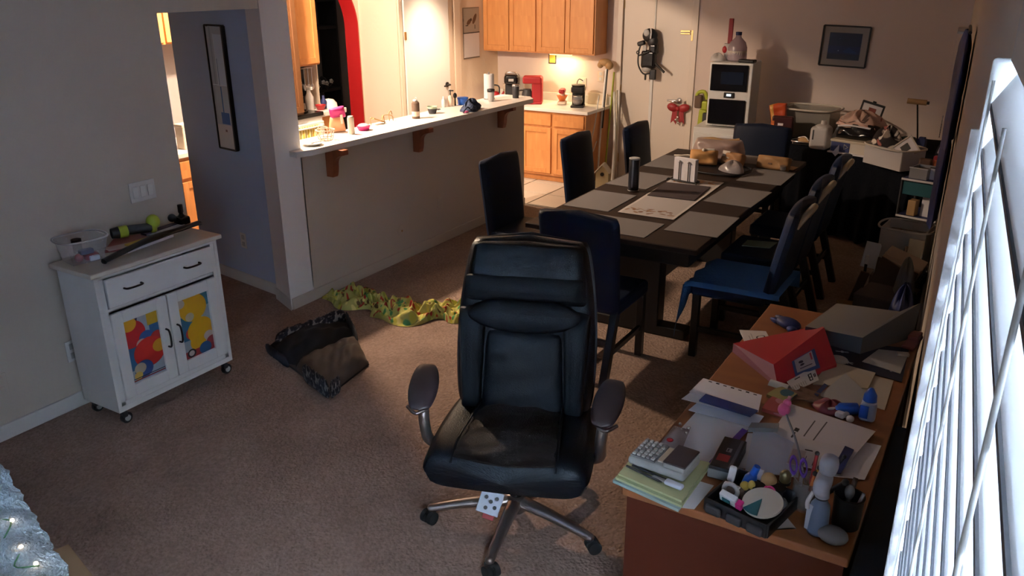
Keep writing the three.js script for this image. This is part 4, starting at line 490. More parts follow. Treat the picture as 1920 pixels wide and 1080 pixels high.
// ---------- cloth-covered side table and its clutter ----------
const ST = 0.765;
{
  const t = thing('side_table', 'side table draped to the floor in black cloth along the far wall', 'table', [0, 0, 0]);
  mesh('table_board', plan([[-1.80, -7.95], [-0.95, -7.55], [-0.60, -7.25], [-0.47, -7.25], [-0.50, ZF + 0.02], [-1.80, ZF + 0.02]], 0.73, 0.755), M.blackWood, t);
  const edge = [[-1.82, -8.75], [-1.815, -7.95], [-1.4, -7.74], [-0.95, -7.54], [-0.60, -7.24], [-0.44, -7.24]];
  const at = (u) => { const k = u * (edge.length - 1), i = Math.min(edge.length - 2, Math.floor(k)), f = k - i; return [0, 1].map((j) => edge[i][j] + (edge[i + 1][j] - edge[i][j]) * f); };
  mesh('cloth_drop', pg(120, 12, (u, v) => { const [x, z] = at(u), w = 0.018 * v * Math.sin(u * 95) + 0.012 * v * Math.sin(u * 41 + 1); return [x - w * 0.5 - 0.03 * v, 0.758 - v * (0.735 - 0.03 * Math.max(0, Math.sin(u * 60))), z + w + 0.02 * v]; }, 4, 1), M.cloth, t);
  mesh('cloth_top', plan([[-1.82, -7.95], [-0.95, -7.54], [-0.60, -7.24], [-0.45, -7.24], [-0.48, ZF + 0.02], [-1.82, ZF + 0.02]], 0.755, 0.763), M.cloth, t);
  { const k = thing('chip_bag', 'upright red and orange chip bag behind the far dining chair', 'bag', [-1.90, ST, -8.15], R(5)); mesh('bag', pad({ w: (v) => 0.15 + 0.03 * v * v, h: 0.33, t: 0.06, wr: 0.004 }).rotateZ(0.18).rotateX(-0.1).translate(0, 0.165, 0), mat(W_, 0.35, { map: ctex(128, 256, (c, w, h) => { c.fillStyle = '#7a1f14'; c.fillRect(0, 0, w, h); c.fillStyle = '#b5471c'; c.beginPath(); c.moveTo(60, 0); c.lineTo(w, 0); c.lineTo(w, 150); c.fill(); c.fillStyle = '#2c3c46'; c.fillRect(0, 160, 70, 96); c.fillStyle = '#c08a3c'; c.fillRect(20, 0, 60, 8); }) }), k); }
  { const k = thing('dark_packet', 'dark red-black packet with white marks in front of the clear bin', 'packet', [-1.83, ST, -8.02], R(3)); mesh('packet', bx(0.20, 0.23, 0.07, 0, 0.115, 0, 0.02), mat([0.05, 0.014, 0.013], 0.3), k); mesh('print', mg(bx(0.05, 0.022, 0.004, -0.015, 0.155, 0.036, 0.001), bx(0.03, 0.012, 0.004, -0.045, 0.135, 0.036, 0.001), bx(0.02, 0.014, 0.004, 0.03, 0.12, 0.036, 0.001)), M.paper, k); mesh('side_label', bx(0.03, 0.11, 0.004, -0.088, 0.13, 0.034, 0.001), M.orange, k); }
  { const k = thing('storage_bin', 'large clear plastic bin with greenish contents against the far wall', 'bin', [-1.66, ST, -8.38], R(-6)); mesh('bin', mg(bx(0.46, 0.005, 0.32, 0, 0.004, 0), bx(0.46, 0.27, 0.006, 0, 0.135, 0.16), bx(0.46, 0.27, 0.006, 0, 0.135, -0.16), bx(0.006, 0.27, 0.32, -0.23, 0.135, 0), bx(0.006, 0.27, 0.32, 0.23, 0.135, 0)), phy([0.62, 0.60, 0.56], 0.25, { transmission: 0.75, thickness: 0 }), k); mesh('rim', tu([[-0.24, 0.275, -0.17], [0.24, 0.275, -0.17], [0.24, 0.275, 0.17], [-0.24, 0.275, 0.17]], 0.009, 60, 8, true), M.paperC, k); mesh('contents', bx(0.21, 0.21, 0.28, -0.115, 0.11, 0, 0.03), mat([0.11, 0.10, 0.10], 0.7), k); mesh('green_contents', bx(0.22, 0.17, 0.27, 0.11, 0.09, 0, 0.04), mat([0.13, 0.15, 0.03], 0.7), k); }
  { const k = thing('foil_tin', 'shiny crumpled foil tin near the edge of the black table', 'tin', [-1.60, ST, -7.90], R(-10)); mesh('tray', mg(bx(0.17, 0.03, 0.10, 0, 0.018, 0, 0.008), tu([[-0.09, 0.036, -0.055], [0.09, 0.036, -0.055], [0.09, 0.036, 0.055], [-0.09, 0.036, 0.055]], 0.006, 40, 6, true)), M.chrome, k); mesh('contents', sp(0.05, 0.01, 0.04, 0, 1.2, 0.6, 0.7), M.tan, k); mesh('spoon', tu([[-0.05, 0.06, 0], [0.02, 0.075, 0.01], [0.06, 0.045, 0.02]], 0.006, 12), M.steel, k); }
  { const k = thing('milk_jug', 'translucent white gallon jug with a side handle on the black table', 'jug', [-1.43, ST, -7.80], R(-8)); mesh('jug', mg(bx(0.165, 0.20, 0.15, 0, 0.10, 0, 0.03), sp(0.078, 0.01, 0.185, 0, 1, 0.5, 0.9)), M.frost, k); mesh('handle_slot', bx(0.014, 0.09, 0.012, -0.048, 0.13, 0.072, 0.005), M.dark, k); mesh('neck', cy(0.022, 0.026, 0.035, 0.01, 0.235, 0), M.frost, k); }
  solo('plastic_bag', 'dark blue-grey plastic bag bunched behind the gallon jug', 'bag', pg(24, 14, (u, v) => { const a = u * 6.2832, s = Math.sin(v * 1.5708); return [0.10 * s * Math.cos(a) * (1 + 0.12 * Math.sin(5 * a)), 0.22 * Math.cos(v * 1.5708) * (1 + 0.15 * Math.sin(4 * a)) + 0.002, 0.08 * s * Math.sin(a)]; }), phy([0.10, 0.13, 0.17], 0.35, { transmission: 0.2, thickness: 0 }), [-1.27, ST, -7.98]);
  solo('paper_flag', 'small pointed white paper sticking up at the front edge of the black table', 'paper', ex([[0, 0], [0.05, 0.075], [0.055, 0], [0.03, -0.03]], 0.003, 0), M.paper, [-1.29, 0.77, -7.64]);
  { const k = thing('shoe_box', 'long low box with a dark blue end at the front of the black table', 'box', [-1.12, ST, -7.74], R(-16)); mesh('box', bx(0.36, 0.10, 0.20, 0, 0.05, 0, 0.004), M.paperC, k); mesh('dark_end', bx(0.17, 0.085, 0.006, -0.09, 0.053, 0.101, 0.002), M.navyP, k); mesh('lid', bx(0.37, 0.022, 0.21, 0, 0.108, 0, 0.005), M.manila, k); mesh('base_sheet', bx(0.40, 0.012, 0.22, 0.01, 0.006, 0.02, 0.003), M.paper, k); mesh('emblem', new THREE.TorusGeometry(0.025, 0.004, 6, 3).translate(-0.04, 0.06, 0.107), M.greyL, k); }
  { const k = thing('black_pouch', 'rolled shiny black bag with a white edge lying on the low box', 'bag', [-1.12, ST + 0.12, -7.76], R(-14)); mesh('bag', pad({ w: 0.36, h: 0.15, t: 0.12, wr: 0.004 }).rotateX(-0.5).translate(0, 0.06, 0), M.blackGloss, k); mesh('edge', tu([[-0.16, 0.105, 0.055], [-0.05, 0.12, 0.065], [0.13, 0.112, 0.06]], 0.008, 16), M.paper, k); }
  { const k = thing('cloth_pile', 'pile of crumpled pale pink printed cloth on top of the black bag', 'cloth', [-1.12, ST + 0.22, -7.84], R(-14)); mesh('fabric', pg(34, 20, (u, v) => { const a = u * 6.2832, s = Math.sin(v * 1.5708); const r = 1 + 0.14 * Math.sin(5 * a + 4 * v) + 0.06 * Math.sin(11 * a); return [0.20 * s * r * Math.cos(a), Math.max(0.0, 0.11 * Math.cos(v * 1.5708) * (1 + 0.35 * Math.sin(6 * a + 7 * v))), 0.13 * s * r * Math.sin(a)]; }), mat(W_, 0.9, { map: ctex(128, 128, (c, w, h) => { c.fillStyle = '#c4a292'; c.fillRect(0, 0, w, h); let q = 9; const r = () => ((q = (q * 16807) % 2147483647) / 2147483647); for (let i = 0; i < 70; i++) { c.fillStyle = ['#c8b2a4', '#8a5a4a', '#b59a86', '#5c4a44'][i % 4]; c.beginPath(); c.ellipse(r() * w, r() * h, 3 + 6 * r(), 2 + 4 * r(), r() * 3, 0, 7); c.fill(); } }) }), k); }
  { const k = thing('photo_frame', 'black-framed photo with a red centre standing behind the pink cloth', 'picture frame', [-1.10, 0.99, -8.10], R(-10)); k.rotation.z = R(-12); mesh('frame', mg(bx(0.20, 0.014, 0.015, 0, 0.007, 0), bx(0.20, 0.018, 0.015, 0, 0.165, 0), bx(0.014, 0.17, 0.015, -0.095, 0.085, 0), bx(0.014, 0.17, 0.015, 0.095, 0.085, 0)), M.black, k); mesh('photo', bx(0.18, 0.15, 0.005, 0, 0.085, 0.001), M.paper, k); mesh('picture', bx(0.065, 0.055, 0.004, 0.005, 0.10, 0.005), mat([0.2, 0.035, 0.02], 0.5), k); mesh('support', bx(0.03, 0.2, 0.008, 0, 0.08, -0.05).rotateX(0.25), M.black, k); }
  solo('book', 'dark book under the photo frame behind the cloth pile', 'book', bx(0.22, 0.21, 0.14, 0, 0.105, 0, 0.004), M.cardD, [-1.10, ST, -8.14], R(-10));
  { const k = thing('storage_bin', 'large cream plastic bin overhanging the right front corner of the black table', 'bin', [-0.76, ST, -7.36], R(-38)); mesh('front_wall', mg(bx(0.40, 0.16, 0.008, 0, 0.08, 0.12), bx(0.40, 0.16, 0.008, 0, 0.08, -0.12), bx(0.008, 0.16, 0.24, -0.2, 0.08, 0), bx(0.008, 0.16, 0.24, 0.2, 0.08, 0), bx(0.40, 0.008, 0.24, 0, 0.004, 0)), M.frost, k); mesh('liner', bx(0.38, 0.13, 0.22, 0, 0.07, 0, 0.01), mat([0.40, 0.35, 0.31], 0.8), k); mesh('rim', tu([[-0.205, 0.162, -0.125], [0.205, 0.162, -0.125], [0.205, 0.162, 0.125], [-0.205, 0.162, 0.125]], 0.008, 50, 8, true), M.paperC, k); }
  { const k = thing('framed_photo', 'tilted white-matted photo standing in the cream bin', 'picture frame', [-0.67, 0.925, -7.28], R(-20)); k.rotation.z = R(38); k.rotation.x = R(-25); mesh('frame', mg(bx(0.17, 0.012, 0.014, 0, 0.076, 0), bx(0.17, 0.012, 0.014, 0, -0.076, 0), bx(0.012, 0.15, 0.014, 0.08, 0, 0), bx(0.012, 0.15, 0.014, -0.08, 0, 0)), M.paperC, k); mesh('mat_board', bx(0.15, 0.14, 0.006, 0, 0, -0.003), M.paper, k); mesh('photo', bx(0.065, 0.06, 0.004, 0.0, 0.01, 0.002), M.dark, k); }
  { const k = thing('patterned_cloth', 'bundle of black, white and pink patterned cloth in the cream bin', 'cloth', [-0.83, 0.89, -7.44], R(-20)); mesh('fabric', pg(30, 16, (u, v) => { const a = u * 6.2832, s = Math.sin(v * 1.5708); return [0.13 * s * Math.cos(a) * (1 + 0.1 * Math.sin(5 * a)), 0.16 * Math.cos(v * 1.5708) * (1 + 0.22 * Math.sin(4 * a + 5 * v)) - 0.005, 0.08 * s * Math.sin(a)]; }), mat(W_, 0.9, { map: ctex(128, 64, (c, w, h) => { c.fillStyle = '#2a2324'; c.fillRect(0, 0, w, h); let q = 31; const r = () => ((q = (q * 16807) % 2147483647) / 2147483647); for (let i = 0; i < 40; i++) { c.fillStyle = ['#cfc6bd', '#b06a62', '#8d8378', '#e0d6c8'][i % 4]; c.beginPath(); c.ellipse(r() * w, r() * h, 3 + 7 * r(), 2 + 5 * r(), r() * 3, 0, 7); c.fill(); } }) }), k); }
  { const k = thing('foam_roller', 'tan foam roller on a thin dark stick standing up behind the cream bin', 'roller', [-0.68, ST, -8.20]); mesh('stick', tu([[0.02, 0.0, 0.02], [-0.01, 0.19, 0], [-0.045, 0.40, -0.01]], 0.007, 12), M.black, k); mesh('roller', cy(0.024, 0.024, 0.16, 0, 0, 0, 18).rotateZ(Math.PI / 2 - 0.04).translate(-0.05, 0.415, -0.01), M.tan, k); mesh('end_cap', cy(0.014, 0.014, 0.02, 0, 0, 0).rotateZ(Math.PI / 2).translate(0.04, 0.41, -0.01), M.dark, k); }
  solo('blue_box', 'small royal blue carton at the foot of the foam roller', 'box', mg(bx(0.07, 0.13, 0.06, 0, 0.065, 0, 0.004), bx(0.05, 0.02, 0.04, 0, 0.135, 0, 0.004)), M.navyP, [-0.62, ST, -8.00], R(-12));
  solo('green_carton', 'greenish carton between the patterned cloth and the blue carton', 'box', bx(0.10, 0.12, 0.07, 0, 0.06, 0, 0.006), mat([0.06, 0.10, 0.09], 0.6), [-0.74, ST, -8.10], R(-20));
}
{ // shelf rack by the window wall
  const t = thing('storage_rack', 'dark storage rack with white-edged shelves in the window-wall corner', 'rack', [-0.44, 0, -7.02], R(-14));
  for (const [y] of [[0.765], [0.475], [0.12]]) { const s = mesh('shelf', bx(0.30, 0.014, 0.36, 0, y, 0, 0.003), M.navyP, t); mesh('edge', bx(0.30, 0.016, 0.006, 0, y + 0.004, 0.182, 0.002), M.paper, s); }
  for (const x of [-0.145, 0.145]) for (const z of [-0.17, 0.17]) mesh('post', cy(0.009, 0.009, 0.78, x, 0.39, z, 8), M.dark, t);
  mesh('teal_band', bx(0.28, 0.10, 0.02, 0, 0.70, 0.16, 0.004), M.teal, t);
  { const k = thing('small_bin', 'grey plastic bin on the rack top at the left', 'bin', [-0.50, 0.773, -6.99], R(-14)); mesh('bin', mg(bx(0.13, 0.08, 0.006, 0, 0.04, 0.09), bx(0.13, 0.08, 0.006, 0, 0.04, -0.09), bx(0.006, 0.08, 0.18, -0.062, 0.04, 0), bx(0.006, 0.08, 0.18, 0.062, 0.04, 0), bx(0.13, 0.006, 0.18, 0, 0.003, 0)), M.grey, k); mesh('rim', bx(0.14, 0.008, 0.01, 0, 0.082, 0.092, 0.003), M.greyL, k); mesh('contents', bx(0.11, 0.05, 0.15, 0, 0.035, 0, 0.01), M.brown, k); }
  { const k = thing('small_bin', 'small white open bin on the rack top at the right', 'bin', [-0.365, 0.773, -6.98], R(-14)); mesh('bin', mg(bx(0.13, 0.085, 0.006, 0, 0.042, 0.06), bx(0.13, 0.085, 0.006, 0, 0.042, -0.06), bx(0.006, 0.085, 0.12, -0.062, 0.042, 0), bx(0.006, 0.085, 0.12, 0.062, 0.042, 0), bx(0.13, 0.006, 0.12, 0, 0.003, 0)), M.paperB, k); mesh('rim', bx(0.14, 0.01, 0.012, 0, 0.09, 0.062, 0.003), M.dark, k); }
  solo('brown_bottle', 'amber pill bottle with a shiny side behind the white bin', 'bottle', la([[0, 0], [0.025, 0], [0.025, 0.08], [0.018, 0.09], [0.018, 0.11], [0, 0.11]]), M.orange, [-0.43, 0.773, -7.14]);
  solo('red_pouch', 'reddish-brown pouch on the rack top behind the grey bin', 'pouch', bx(0.10, 0.12, 0.05, 0, 0.06, 0, 0.018), M.brown, [-0.50, 0.773, -7.13], R(-10));
  { const k = thing('photo_frame', 'tiny black-framed photo leaning on the corner at the back of the rack', 'picture frame', [-0.40, 0.915, -7.19], R(-14)); k.rotation.z = R(-14); mesh('frame', mg(bx(0.10, 0.01, 0.01, 0, 0.0, 0), bx(0.10, 0.01, 0.01, 0, 0.065, 0), bx(0.01, 0.07, 0.01, -0.046, 0.032, 0), bx(0.01, 0.07, 0.01, 0.046, 0.032, 0)), M.black, k); mesh('photo', bx(0.085, 0.058, 0.004, 0, 0.032, 0), M.paper, k); }
  solo('toy_box', 'dark maroon box holding up the tiny black-framed photo', 'box', bx(0.11, 0.13, 0.04, 0, 0.065, 0, 0.006), M.redD, [-0.40, 0.773, -7.22], R(-14));
  solo('paper_stack', 'stack of pale papers standing on the middle shelf of the rack', 'paper', mg(...[0, 1, 2, 3].map((i) => bx(0.15, 0.17 - 0.008 * i, 0.012, 0.02, 0.085, 0.05 - i * 0.016, 0.002).rotateZ(0.03 * (i - 1)))), M.paper, [-0.40, 0.483, -6.96], R(-14));
  solo('small_carton', 'small tan carton left of the papers on the middle shelf', 'box', bx(0.06, 0.12, 0.08, 0, 0.06, 0, 0.004), M.tan, [-0.52, 0.483, -6.93], R(-14));
  solo('pink_ball', 'small pink and red ball perched on the papers of the middle shelf', 'ball', mg(sp(0.022), sp(0.015, 0.02, -0.02, 0.01)), M.pink, [-0.36, 0.672, -6.95]);
}
{ // boxes along the window wall
  const k = thing('storage_bin', 'tall clear bin stuffed with papers in front of the rack', 'bin', [-0.495, 0.16, -6.44], R(-6)); mesh('bin', mg(bx(0.30, 0.36, 0.006, 0, 0.18, 0.13), bx(0.30, 0.36, 0.006, 0, 0.18, -0.13), bx(0.006, 0.36, 0.26, -0.15, 0.18, 0), bx(0.006, 0.36, 0.26, 0.15, 0.18, 0), bx(0.30, 0.006, 0.26, 0, 0.003, 0)), M.frost, k); mesh('rim', tu([[-0.155, 0.36, -0.135], [0.155, 0.36, -0.135], [0.155, 0.36, 0.135], [-0.155, 0.36, 0.135]], 0.008, 50, 8, true), M.greyL, k); mesh('contents', bx(0.27, 0.30, 0.22, 0, 0.16, 0, 0.02), mat([0.10, 0.085, 0.08], 0.8), k);
  solo('cardboard_box', 'flat cardboard box under the tall clear bin', 'box', mg(bx(0.34, 0.15, 0.30, 0, 0.076, 0, 0.004), bx(0.05, 0.004, 0.302, 0, 0.152, 0)), M.cardD, [-0.50, 0, -6.44], R(-6));
  solo('envelope', 'bright bluish envelope leaning at the left of the clear bin', 'envelope', bx(0.11, 0.19, 0.006, 0, 0.095, 0, 0.002).rotateZ(-0.2).rotateX(-0.25), M.paperB, [-0.70, 0.22, -6.25], R(25));
  solo('tall_packet', 'tall tan paper packet leaning on the right front of the clear bin', 'packet', bx(0.10, 0.26, 0.03, 0, 0.13, 0, 0.006).rotateX(-0.12), M.manila, [-0.41, 0.22, -6.24], R(-6));
  solo('brown_pouch', 'small brown pouch tilted on top of the clear bin', 'pouch', bx(0.09, 0.05, 0.02, 0, 0, 0, 0.008).rotateZ(-0.4), M.brown, [-0.50, 0.49, -6.32], R(-10));
  solo('cardboard_box', 'tilted brown cardboard box in front of the clear bin', 'box', mg(bx(0.26, 0.22, 0.20, 0, 0, 0, 0.004), bx(0.264, 0.22, 0.03, 0, 0.001, 0.03)).rotateZ(-0.3).rotateX(0.15), M.cardD, [-0.47, 0.30, -6.02], R(-10));
  solo('cardboard_box', 'large dark cardboard box standing on the floor behind the desk', 'box', mg(bx(0.30, 0.26, 0.32, 0, 0.13, 0, 0.004), bx(0.30, 0.005, 0.15, 0, 0.262, 0.08).rotateZ(0.02)), mat([0.085, 0.06, 0.05], 0.9), [-0.50, 0, -5.65], R(-10));
  solo('cardboard_box', 'dark box supporting the tilted cardboard box by the window wall', 'box', bx(0.26, 0.16, 0.22, 0, 0.08, 0, 0.004), M.brown, [-0.46, 0, -6.04], R(-6));
  { const w = thing('wood_stand', 'low wooden stand with a yellow block beside the dark cardboard box', 'stand', [-0.76, 0, -5.85], R(18)); mesh('board', bx(0.06, 0.30, 0.02, 0.03, 0.16, -0.04, 0.003).rotateZ(-0.25), M.brown, w); mesh('block', bx(0.12, 0.05, 0.10, 0, 0.055, 0.03, 0.006), mat([0.22, 0.13, 0.03], 0.7), w); for (const x of [-0.045, 0.045]) mesh('foot', bx(0.02, 0.035, 0.08, x, 0.0175, 0.03, 0.003), M.cardD, w); }
  { const w = thing('brush_bundle', 'bundle of brown wooden handles with one white tip behind the dark cardboard box', 'tools', [-0.58, 0.0, -6.12]); for (const [x, z, h] of [[0, 0, 0.36], [0.05, 0.02, 0.40], [-0.06, 0.01, 0.34], [0.10, -0.02, 0.44]]) mesh('handle', tu([[x, 0.005, z], [x + 0.02, h, z - 0.05]], 0.011, 4, 6), M.cardD, w); mesh('white_tip', bx(0.024, 0.07, 0.012, -0.115, 0.33, 0.03, 0.004), M.paper, w); mesh('white_handle', bx(0.02, 0.30, 0.012, -0.115, 0.15, 0.03, 0.004), M.black, w); }
  solo('dark_bag', 'dark navy bag slumped on the floor against the window wall', 'bag', pg(26, 16, (u, v) => { const a = u * 6.2832, s = Math.sin(v * 1.5708); return [0.09 * s * Math.cos(a) * (1 + 0.1 * Math.sin(3 * a)), 0.42 * Math.cos(v * 1.5708) * (1 + 0.1 * Math.sin(5 * a)) + 0.002, 0.28 * s * Math.sin(a)]; }), M.navyP, [-0.36, 0, -5.32]);
  solo('grey_bag', 'grey cloth bag behind the dark navy bag by the window wall', 'bag', pg(24, 14, (u, v) => { const a = u * 6.2832, s = Math.sin(v * 1.5708); return [0.08 * s * Math.cos(a), 0.46 * Math.cos(v * 1.5708) * (1 + 0.1 * Math.sin(4 * a)) + 0.002, 0.14 * s * Math.sin(a)]; }), M.grey, [-0.40, 0, -5.75]);
}
{ // hangings on the window wall
  const W = (z, off) => [WX + WS * z - off, 0, z];
  const t = thing('medal_hanger', 'rack of blue and white striped medal ribbons on the window wall', 'hanger', [WX + WS * -7.2, 1.45, -7.2], TH);
  mesh('rail', bx(0.09, 0.02, 0.5, -0.045, 0.40, 0, 0.004), M.steel, t);
  const st = mat(W_, 0.6, { map: ctex(64, 256, (c, w, h) => { c.fillStyle = '#26307a'; c.fillRect(0, 0, w, h); c.fillStyle = '#c9d0e8'; for (let i = -2; i < 18; i++) { c.beginPath(); c.moveTo(0, i * 18); c.lineTo(w, i * 18 - 26); c.lineTo(w, i * 18 - 18); c.lineTo(0, i * 18 + 8); c.fill(); } }) });
  for (let i = 0; i < 6; i++) { const z = 0.2 - i * 0.075; const r = mesh('ribbon', pg(2, 6, (u, v) => [-0.085 - 0.006 * (i % 2), 0.40 - v * (0.62 + 0.05 * (i % 3)), z + (u - 0.5) * 0.055]), st, t); mesh('medal', cy(0.03, 0.03, 0.006, 0, 0, 0, 18).rotateZ(Math.PI / 2).translate(-0.085, -0.26 - 0.05 * (i % 3), z), M.chrome, r); }
  const b = (label, z, y0, y1, w, c) => { const q = thing('hanging_garment', label, 'garment', [WX + WS * z, 0, z], TH); mesh('rod', cy(0.008, 0.008, w + 0.06, 0, 0, 0, 8).rotateX(Math.PI / 2).translate(-0.03, y1, 0), M.blackWood, q); mesh('cloth', pg(26, 24, (u, v) => { const a = u * 6.2832, e = v < 0.14 ? 0.16 + 0.84 * Math.sqrt(v / 0.14) : 1 + 0.06 * Math.sin(v * 7); return [-0.040 + 0.024 * Math.min(1, 0.4 + 4 * v) * Math.cos(a) * (1 + 0.4 * Math.sin(6 * a + 4 * v)), y1 - v * (y1 - y0) * (1 - 0.05 * Math.sin(a * 2)), w / 2 * e * Math.sin(a)]; }), c, q); };
  b('upper dark navy garment hanging on the window wall above the other one', -5.0, 1.42, 1.98, 0.55, M.navyP); b('lower dark navy garment on the window wall reaching almost to the clutter', -5.6, 0.84, 1.36, 0.6, M.navyP);
  const lf = thing('garland_bundle', 'small tan bundle pinned on the window wall between the two navy garments', 'ornament', [WX + WS * -5.3 - 0.04, 1.40, -5.3], TH); mesh('stalks', mg(...[0, 1, 2, 3, 4].map((i) => tu([[0, 0, 0], [-0.01, 0.03, 0.02 * (i - 2)], [-0.015, 0.05, 0.05 * (i - 2)]], 0.007, 8))), M.tan, lf); mesh('nail', sp(0.012), M.iron, lf);
}
// ---------- desk ----------
const DT = 0.75;
{
  const d = thing('desk', 'brown wooden desk beside the window piled with papers', 'desk', [0, 0, 0]);
  mesh('desktop', bl(-0.835, -0.158, DT - 0.03, DT, -2.045, -3.83, 0.006), M.desk, d);
  mesh('end_panel', bl(-0.82, -0.17, 0.0, DT - 0.03, -2.06, -2.085), M.deskFront, d); mesh('end_panel', bl(-0.82, -0.17, 0.0, DT - 0.03, -3.79, -3.815), M.deskFront, d);
  mesh('back_panel', bl(-0.20, -0.18, 0.25, DT - 0.03, -2.085, -3.79), M.deskFront, d);
  for (let i = 0; i < 3; i++) { const w = mesh('drawer', bl(-0.815, -0.30, 0.07 + i * 0.215, 0.275 + i * 0.215, -2.10, -2.52, 0.006), M.deskFront, d); mesh('handle', bx(0.012, 0.012, 0.12, -0.823, 0.175 + i * 0.215, -2.31, 0.004), M.brass, w); }
  mesh('edge_strip', bl(-0.838, -0.160, DT - 0.028, DT - 0.004, -3.826, -3.836, 0.003), M.oakD, d);
}
solo('gap_shade', 'dark navy block standing for the shade in the gap between desk and window wall', 'cloth', plan([[-0.153, -2.07], [-0.06, -2.07], [-0.10, -2.7], [-0.118, -3.0], [-0.153, -3.0]], 0, 0.69), mat([0.006, 0.009, 0.02], 0.9));  // dark filler in place of the shade between desk and wall
// stacks: sheet(name, label, corners, lift, material, thickness, curl)
const sheet = (name, label, cat, c, lift, m, t = 0.002, f = null, group) => solo(name, label, cat, slab(c, DT + lift, t, f), m, [0, 0, 0], 0, group);
sheet('folder', 'light blue folder at the bottom of the folder stack under the calculator', 'folder', [[-0.868, -2.052], [-0.862, -2.25], [-0.632, -2.262], [-0.636, -2.012]], 0.0005, M.folderB, 0.010);
sheet('folder', 'pale green folder in the middle of the stack under the calculator', 'folder', [[-0.862, -2.058], [-0.862, -2.256], [-0.625, -2.266], [-0.63, -2.022]], 0.0115, M.folder, 0.008, (u, v) => 0.002 * u);
sheet('folder', 'yellowish green folder on top of the stack directly under the calculator', 'folder', [[-0.857, -2.068], [-0.858, -2.262], [-0.628, -2.272], [-0.634, -2.03]], 0.022, mat([0.42, 0.44, 0.24], 0.75), 0.007, (u, v) => 0.002 * v);
{ // calculator
  const t = thing('calculator', 'grey desktop printing calculator lying on the green folders', 'calculator', [-0.752, DT + 0.031, -2.188], R(-4));
  mesh('body', mg(bx(0.195, 0.03, 0.135, 0, 0.016, 0, 0.012), bx(0.075, 0.02, 0.125, 0.058, 0.036, 0, 0.01)), mat([0.34, 0.34, 0.33], 0.5), t);
  mesh('keypad', bx(0.085, 0.004, 0.115, -0.05, 0.033, 0, 0.002), M.grey, t); const kg = bx(0.012, 0.007, 0.014, 0, 0, 0, 0.003);
  for (let i = 0; i < 5; i++) for (let j = 0; j < 6; j++) mesh('key', kg, (i + j) % 4 ? M.greyL : M.grey, t).position.set(-0.082 + i * 0.016, 0.038, -0.046 + j * 0.0185);
  mesh('display', bx(0.018, 0.006, 0.09, 0.006, 0.035, 0, 0.002), M.manila, t); mesh('paper_cover', bx(0.075, 0.008, 0.118, 0.058, 0.048, 0, 0.004), mat([0.045, 0.035, 0.04], 0.35), t);
}
{ const t = thing('correction_tape', 'pale blue correction tape lying on the green folder below the calculator', 'tape', [-0.70, DT + 0.031, -2.09], R(-8)); mesh('case', bx(0.06, 0.014, 0.025, 0.02, 0.008, 0, 0.006), M.paperB, t); mesh('tip', bx(0.05, 0.008, 0.012, -0.03, 0.006, 0, 0.003), M.grey, t); }
const penG = mg(cy(0.004, 0.004, 0.12, 0, 0, 0, 8), cy(0.004, 0.0012, 0.014, 0, -0.067, 0, 8)); penG.rotateZ(Math.PI / 2);
{ const a = solo('pen', 'dark pen lying on the green folder against the calculator', 'pen', penG, M.dark, [-0.775, DT + 0.035, -2.115], R(-10)); copy(a, 'second dark pen lying nearest the folder edge below the calculator', [-0.79, DT + 0.035, -2.10], R(-12)); }
sheet('envelope', 'thin white envelope poking out from under the right side of the green folders', 'envelope', [[-0.66, -2.03], [-0.65, -2.2], [-0.588, -2.2], [-0.60, -2.05]], 0.0, M.paper, 0.0004);
{ const c = [[-0.822, -2.29], [-0.823, -2.475], [-0.765, -2.475], [-0.738, -2.29]]; const t = thing('plastic_pouch', 'clear glittery plastic pouch with a red dot behind the calculator', 'pouch', [0, 0, 0]); mesh('pouch', slab(c, DT + 0.001, 0.006, (u, v) => 0.03 * Math.sin(u * 3.14) * Math.sin(v * 3.14)), phy([0.55, 0.5, 0.52], 0.25, { transmission: 0.3, thickness: 0 }), t); mesh('red_dot', sp(0.012, -0.785, DT + 0.036, -2.33, 1, 0.4, 1), M.red, t); for (let i = 0; i < 7; i++) mesh('bead', sp(0.006, -0.80 + rr(-0.015, 0.04), DT + 0.014 + rr(0, 0.012), -2.45 + rr(-0.03, 0.03)), M.chrome, t); }
sheet('paper_sheet', 'large plain paper sheet lying under the envelopes at the desk edge', 'paper', [[-0.805, -2.30], [-0.79, -2.63], [-0.585, -2.625], [-0.64, -2.275]], 0.001, M.paper, 0.002, (u, v) => 0.004 * Math.sin(u * 2.5) * v);
sheet('paper_sheet', 'narrow purple-edged paper beside the black label box', 'paper', [[-0.648, -2.26], [-0.61, -2.58], [-0.588, -2.57], [-0.628, -2.25]], 0.0055, M.purple, 0.002);
sheet('envelope', 'white envelope at the bottom of the envelope pile', 'envelope', [[-0.815, -2.60], [-0.80, -2.70], [-0.565, -2.69], [-0.57, -2.60]], 0.009, M.paperB, 0.002, (u) => 0.003 * u);
sheet('envelope', 'white envelope in the middle of the pile with its corner at the desk edge', 'envelope', [[-0.862, -2.655], [-0.845, -2.77], [-0.60, -2.755], [-0.60, -2.66]], 0.013, M.paper, 0.002, (u) => 0.004 * (1 - u));
sheet('envelope', 'top white envelope with dark postal marks at its right end', 'envelope', [[-0.855, -2.72], [-0.845, -2.852], [-0.61, -2.83], [-0.588, -2.70]], 0.018, mat(W_, 0.8, { map: ctex(256, 128, (c, w, h) => { c.fillStyle = '#d6d2d6'; c.fillRect(0, 0, w, h); c.fillStyle = '#1a1a1e'; for (let i = 0; i < 7; i++) c.fillRect(226, 10 + i * 16, 14 + (i % 2) * 6, 7); }) }), 0.002, (u) => 0.002 * u);
